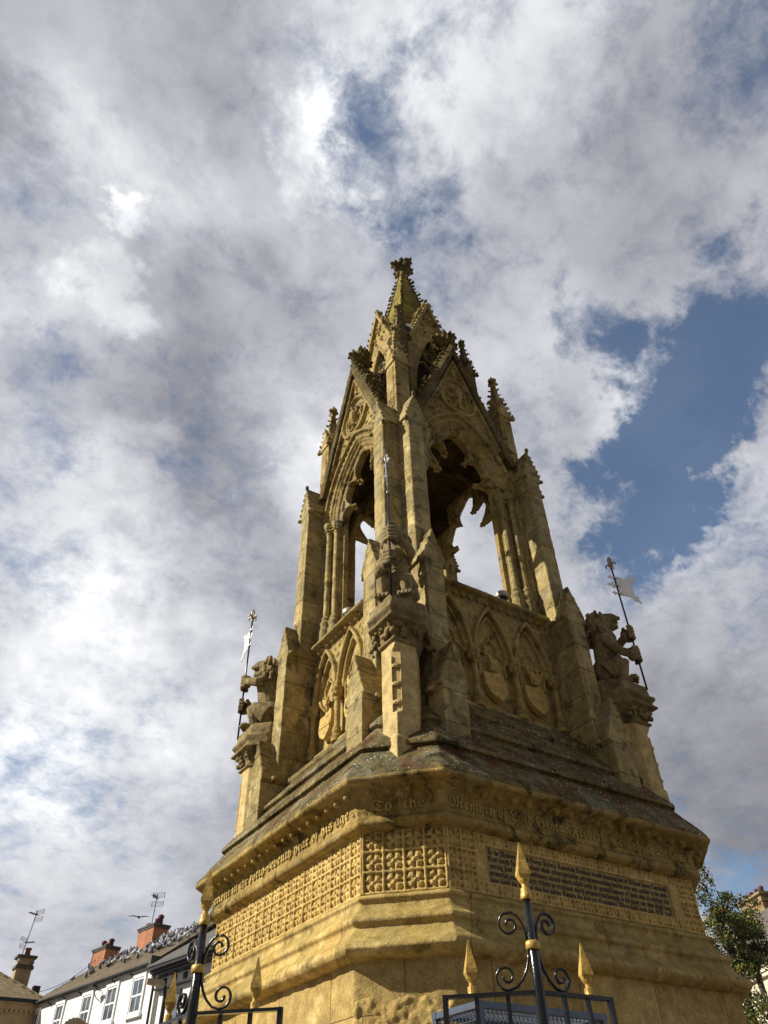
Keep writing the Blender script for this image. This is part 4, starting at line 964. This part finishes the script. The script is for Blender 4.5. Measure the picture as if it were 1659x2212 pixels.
b = B(); b.lathe([(.2, 14.3), (.17, 14.7), (.22, 14.75), (.22, 14.85)], -1.2, 2.5, 12); link(finish(b, True), 'chimney_pot', m_pot, c_)
b = B(); b.box(-.45, .0, 1.3, 1.8, 11.6, 12.5); link(finish(b), 'roof_vent', m_bgut, t)

# aerials
def aerial(lab, base, h, heads, lean=(0, 0)):
    t = thing('television_aerial', lab, 'aerial', base, 0, 'television aerials')
    b = B(); b.tube([(0, 0, 0), (lean[0], lean[1], h)], .025, 6); link(finish(b), 'mast', m_pole, t)
    for z, s, a in heads:
        T = Matrix.Translation((lean[0]*z/h, lean[1]*z/h, z)) @ rotm('Z', a)
        b = B(); b.box(-.7*s, .3*s, -.015, .015, -.015, .015, T)
        for k in range(9): x = (-.65+k*.09)*s; b.box(x-.008, x+.008, -.16*s, .16*s, .01, .022, T); b.box(x-.01, x+.01, -.01, .01, -.07, .07, T)
        for q in (-1, 1):
            for k in range(5): zz = q*(.10+k*.07)*s; b.box(.28*s, .295*s, -.38*s, .38*s, zz-.008, zz+.008, T)
            b.box(.27*s, .285*s, -.37*s, -.35*s, min(q*.08, q*.4)*s, max(q*.08, q*.4)*s, T); b.box(.27*s, .285*s, .35*s, .37*s, min(q*.08, q*.4)*s, max(q*.08, q*.4)*s, T)
        link(finish(b), 'antenna_head', m_pole, t)
aerial('aerial with one head on the mast above the orange brick chimney', wv(-9.2, 4.0, 15.2), 2.3, ((2.0, 1.15, .9),), (.1, .15))
aerial('tall aerial with two heads on the stone chimney at the far left', (3.35, 53.0, 14.3), 2.9, ((.85, .9, 2.4), (2.65, 1., .6)), (.25, .1))
for i, (x, h) in enumerate(((-24.4, 1.5), (-22.7, 1.1), (-25.1, 1.1), (-20, .6))): pass
for lab, p, h in (('thin bare rod standing at the far end of the white building roof ridge', wv(-15.4, 3.0, 13.2), 1.6), ('short rod on the tiled roof between the rods and the darker chimney', wv(-13.4, 4., 14.1), .8)):
    b = B(); b.tube([(0, 0, 0), (.2, 0, h)], .022, 6); o = tag(link(finish(b), 'roof_rod', m_pole), lab, 'rod'); o.location = p
b = B(); A_, B_ = Vector((4.4, 51.3, 11.95)), wv(-15.5, 4, 14.9); b.tube([A_.lerp(B_, i/16)+Vector((0, 0, -.5*sin(pi*i/16))) for i in range(17)], .018, 5)
tag(link(finish(b), 'overhead_cable', m_pole), 'thin black cable sagging from the darker chimney down to the left roof', 'cable')

# pigeons
def pigeon_bm(mat):
    b = B(); b.blob((0, 0, .14), (.13, .10, .105), rotm('Y', -.5), 2); b.blob((.09, 0, .27), (.05, .045, .05), None, 2); b.tube([(.05, 0, .17), (.09, 0, .26)], [.08, .045], 8)
    b.tube([(-.06, 0, .11), (-.19, 0, .05)], [.06, .03], 6); b.tube([(.13, 0, .27), (.17, 0, .26)], [.012, .004], 5); b.tube([(.0, .03, 0), (.0, .03, .08)], .01, 5); b.tube([(.0, -.03, 0), (.0, -.03, .08)], .01, 5)
    me = finish(b, True); me.materials.append(mat); return me
pig = [pigeon_bm(m) for m in m_bird]; PN = ('dark', 'blue grey', 'pale')
def roofz(y): return 11.47+(y+.25)*.672
first = {}
def perch(p, k, lab, grp):
    key = k
    if key not in first: o = bpy.data.objects.new('pigeon', pig[k]); first[key] = o
    else: o = first[key].copy()
    col.objects.link(o); o.location = p; o.rotation_euler.z = random.uniform(0, 2*pi); o.scale = [random.uniform(.95, 1.2)]*3; tag(o, lab, 'pigeon', grp)
cnt = 0
spots = []
for i in range(260):
    x = -random.uniform(-.2, 15.5); y = random.uniform(1.0, 4.05)
    dens = 1.0 if x > -8 else .8 if x > -11.5 else .25
    dens *= (.35+.65*(y/4)) 
    if random.random() > dens or abs(x+8.75) < 1.0 and y > 3.4: continue
    if any((x-a)**2+(y-c)**2 < .04 for a, c in spots): continue
    spots.append((x, y))
    if len(spots) >= 120: break
for x, y in spots:
    k = random.choice((0, 1, 1, 1, 2)); perch(wv(x, y, roofz(y)-.01), k, '%s pigeon perched among the flock on the brown tiled roof' % PN[k], 'pigeons flocking on the tiled roof of the white building')
for i, (x, y, z, lab) in enumerate(((-1.70, 2.03, 13.78, 'pigeon on the left ledge of the weathered stone chimney'), (-.80, 2.03, 13.78, 'pigeon on the right ledge of the weathered stone chimney'))): perch(Vector((4.9+x, 50.6+y, z)), 1, lab, None) if 0 else tag((lambda o: (col.objects.link(o), setattr(o, 'location', (4.9+x, 50.6+y, z)), o)[2])(first[1].copy()), lab, 'pigeon')
t = thing('flying_pigeon', 'dark pigeon gliding with spread wings between the two aerials', 'pigeon', wv(-11.2, 4, 16.35), 1.2)
b = B(); b.blob((0, 0, 0), (.2, .08, .08), None, 2); b.blob((.2, 0, .03), .05, None, 2); b.tube([(-.15, 0, 0), (-.32, 0, 0)], [.06, .04], 6); link(finish(b, True), 'body', m_bird[0], t)
for s in (-1, 1):
    b = B(); b.face_solid([[(.1, s*.05, .0), (-.12, s*.05, .0), (-.12, s*.05, .02), (.1, s*.05, .02)], [(.14, s*.38, .08), (-.1, s*.38, .08), (-.1, s*.38, .09), (.14, s*.38, .09)], [(-.02, s*.75, .03), (-.06, s*.75, .03), (-.06, s*.75, .035), (-.02, s*.75, .035)]]); link(finish(b, True), 'wing', m_bird[0], t)

# street lamp near the downpipe, round topped sign
t = thing('street_lamp', 'street lamp with flat grey head in front of the white building', 'street lamp', (-2.26, 5.0, 0))
b = B(); b.tube([(0, 0, 0), (0, 0, 4.1), (-.02, 0, 4.30)], [.05, .035, .03], 10); link(finish(b, True), 'pole', m_bgut, t)
b = B(); b.face_solid([[(-.05-.30*i/5, -.06*w, 4.30+.02*i/5-.02), (-.05-.30*i/5, .06*w, 4.30+.02*i/5-.02), (-.05-.30*i/5, .05*w, 4.36+.02*i/5), (-.05-.30*i/5, -.05*w, 4.36+.02*i/5)] for i, w in enumerate((.6, 1, 1.15, 1.1, .9, .5))]); link(finish(b), 'lamp_head', m_lamp, t)
t = thing('round_sign', 'round topped grey board edged with small bulbs at the bottom left', 'sign', (-4.83, 0.0, 0))
b = B(); b.pxz([(.14*cos(k*pi/12), 2.86+.14*sin(k*pi/12)) for k in range(24)], -.02, .02); link(finish(b), 'board', m_lamp, t)
b = B(); b.box(-.02, .02, .021, .05, 0, 2.8); link(finish(b), 'post', m_black, t)
b = B()
for k in range(24): b.blob((.145*cos(k*pi/12), -.01, 2.86+.145*sin(k*pi/12)), .008)
link(finish(b), 'bulb_string', m_white, t)

# ================================================================== background right: house, tree
DH = Vector((.454, .891, 0)); RZH = atan2(-.891, -.454); PH = Vector((50.08, 28.81, 0))   # +x towards viewer along the eave, +y into the house
t = thing('mansard_house', 'cream cornice house with steep slate roof and white dormer window', 'house', PH, RZH)
b = B(); b.box(-3.5, 14, .0, 10, 0, 13.0); link(finish(b), 'wall', m_cream, t)
b = B(); b.box(-3.6, 14, -.35, .2, 13.0, 13.18); b.box(-3.55, 14, -.25, .199, 12.75, 12.999); b.box(-3.6, 14, -.45, .1, 13.3, 13.42)
for i in range(50): b.box(-3.5+i*.34, -3.34+i*.34, -.33, -.1, 13.18, 13.3)
link(finish(b), 'cornice', m_cream, t)
b = B(); b.pyz([(-.2, 13.42), (2.6, 17.6), (7, 17.6), (10, 13.42)], -3.6, 14); link(finish(b), 'roof', m_slate2, t)
fr = B(); xd = .0
fr.box(-4.0+2.35, -4.0+2.55, .9, 2.2, 14.9, 16.3) if 0 else None
x0, x1, z0, z1 = -3.05, -1.75, 14.85, 16.15
fr.box(x0, x0+.14, .72, 2.6, z0, z1); fr.box(x1-.14, x1, .72, 2.6, z0, z1); fr.box(x0-.1, x1+.1, .62, 2.8, z1, z1+.14); fr.box(x0-.1, x1+.1, .60, 1.2, z0-.24, z0-.001); fr.box((x0+x1)/2-.05, (x0+x1)/2+.05, .74, 1., z0, z1); fr.box(x0+.14, x1-.14, .75, 1., (z0+z1)/2-.04, (z0+z1)/2+.04)
dm = link(finish(fr), 'dormer_window', m_sash, t); b = B(); b.box(x0+.14, x1-.14, .85, .9, z0, z1); link(finish(b), 'pane', m_glass, dm)
b = B(); b.box(-4.5, -.9, 3.0, 4.0, 14, 18.9); b.box(-4.65, -.75, 2.9, 4.1, 18.4, 18.6); b.box(-4.75, -.65, 2.8, 4.2, 18.9, 19.05); c_ = link(finish(b), 'chimney', m_bufb, t)
b = B(); b.box(-4.52, -.88, 2.98, 4.02, 18.1, 18.22); b.box(-4.52, -.88, 2.98, 4.02, 16.9, 17.02); link(finish(b), 'brick_band', m_brick, c_)
for x in (-3.9, -3.0, -2.1, -1.3):
    b = B(); b.lathe([(.2, 19.0), (.17, 19.45), (.22, 19.5), (.12, 19.62)], x, 3.5, 12); link(finish(b, True), 'chimney_pot', m_potp, c_)
b = B(); b.box(2.6, 4.4, 3.4, 4.6, 14, 19.2); b.box(2.4, 4.6, 3.2, 4.8, 18.7, 18.9); c_ = link(finish(b), 'chimney', m_bufb, t)
b = B(); b.lathe([(.24, 19.2), (.2, 19.9), (.27, 19.95), (.2, 20.15)], 2.95, 4.0, 12); link(finish(b, True), 'chimney_pot', m_pot, c_)
b = B(); b.box(-5.9, -5.3, 3.0, 3.7, 10, 15.6); b.box(-6, -5.2, 2.9, 3.8, 15.6, 15.75); c_ = link(finish(b), 'chimney', m_brick, t)

def tree(lab, base, trunk_h, clumps, nleaf, leaf=.16, seed=1, name='broadleaf_tree'):
    rnd = random.Random(seed); t = thing(name, lab, 'tree', base)
    b = B(); b.tube([(0, 0, 0), (.1, 0, trunk_h*.5), (-.05, .1, trunk_h)], [.28, .2, .10], 10)
    for c, r in clumps:
        c = Vector(c); z0 = min(trunk_h*.95, max(1.5, c.z-2.0)); s = Vector((0, 0, z0)); m_ = (s+c)/2+Vector((rnd.uniform(-.3, .3), rnd.uniform(-.3, .3), -.2)); b.tube([s, m_, c], [.08, .055, .02], 6)
        for k in range(6):
            q = c+Vector([rnd.gauss(0, 1)*x*.55 for x in r]); b.tube([c-(c-m_)*.3, (c+q)/2, q], [.03, .02, .008], 5)
    link(finish(b, True), 'trunk', m_bark, t)
    V, F = [], []; tot = sum(r[0]*r[1]*r[2] for c, r in clumps)
    for c, r in clumps:
        subs = [(Vector(c)+Vector([rnd.gauss(0, .52)*x for x in r]), rnd.uniform(.25, .5)) for _ in range(16)]
        for i in range(int(nleaf*(r[0]*r[1]*r[2])/tot)):
            sc, sr = rnd.choice(subs); p = sc+Vector([rnd.gauss(0, .5)*sr*(x if x < 1 else 1) for x in r])
            l = leaf*rnd.uniform(.6, 1.2); n = Vector((rnd.gauss(0, 1), rnd.gauss(0, 1), rnd.gauss(.6, 1))).normalized(); u = n.orthogonal().normalized(); u = Matrix.Rotation(rnd.uniform(0, 6.28), 3, n) @ u; v = n.cross(u); k = len(V)
            V += [tuple(p-u*l*.5), tuple(p+v*l*.28-n*l*.06), tuple(p+u*l*.5), tuple(p-v*l*.28-n*l*.06)]; F.append((k, k+1, k+2, k+3))
    me = bpy.data.meshes.new('crown'); me.from_pydata(V, [], F); link(me, 'crown', m_leaf, t)
bx, by = 26.6, 14.0
tree('slim broadleaf tree with yellowing crown rising beside the right edge of the memorial', (bx, by, 0), 11.2,
     [((-.35, .1, 12.2), (.5, .5, .75)), ((.1, -.2, 11.4), (.95, .8, .6)), ((.0, .3, 10.6), (.75, .7, .6)), ((-.6, 0, 9.8), (.8, .7, .7)), ((-.2, .2, 8.6), (.9, .8, .7)), ((.7, -.2, 9.3), (.8, .7, .5)), ((-.5, 0, 7.2), (1., 1., .8))], 9000, .14, 3)
tree('bushy tree with orange tinged leaves in front of the brick chimneys', (29.0, 14.6, 0), 9.6,
     [((-.6, 0, 11.3), (.7, .6, .45)), ((.4, .2, 11.2), (.9, .8, .5)), ((1.2, .3, 11.0), (.6, .6, .6)), ((-.9, .1, 10.5), (1.0, .8, .5)), ((.4, 0, 10.2), (1.1, .9, .6)), ((-.4, .1, 9.4), (.8, .7, .4)), ((-1.1, 0, 8.9), (.7, .7, .35))], 9000, .14, 5)
tree('lower dark green tree against the cream cornice at the right edge', (27.6, 11.6, 0), 6.6,
     [((.3, 0, 8.2), (.9, .8, .35)), ((.9, .2, 7.4), (1.0, .9, .6)), ((.3, .1, 6.4), (1.1, .9, .8)), ((.9, .1, 5.4), (1.2, 1., .8)), ((-.3, 0, 5.4), (.8, .8, .8))], 9000, .14, 8)
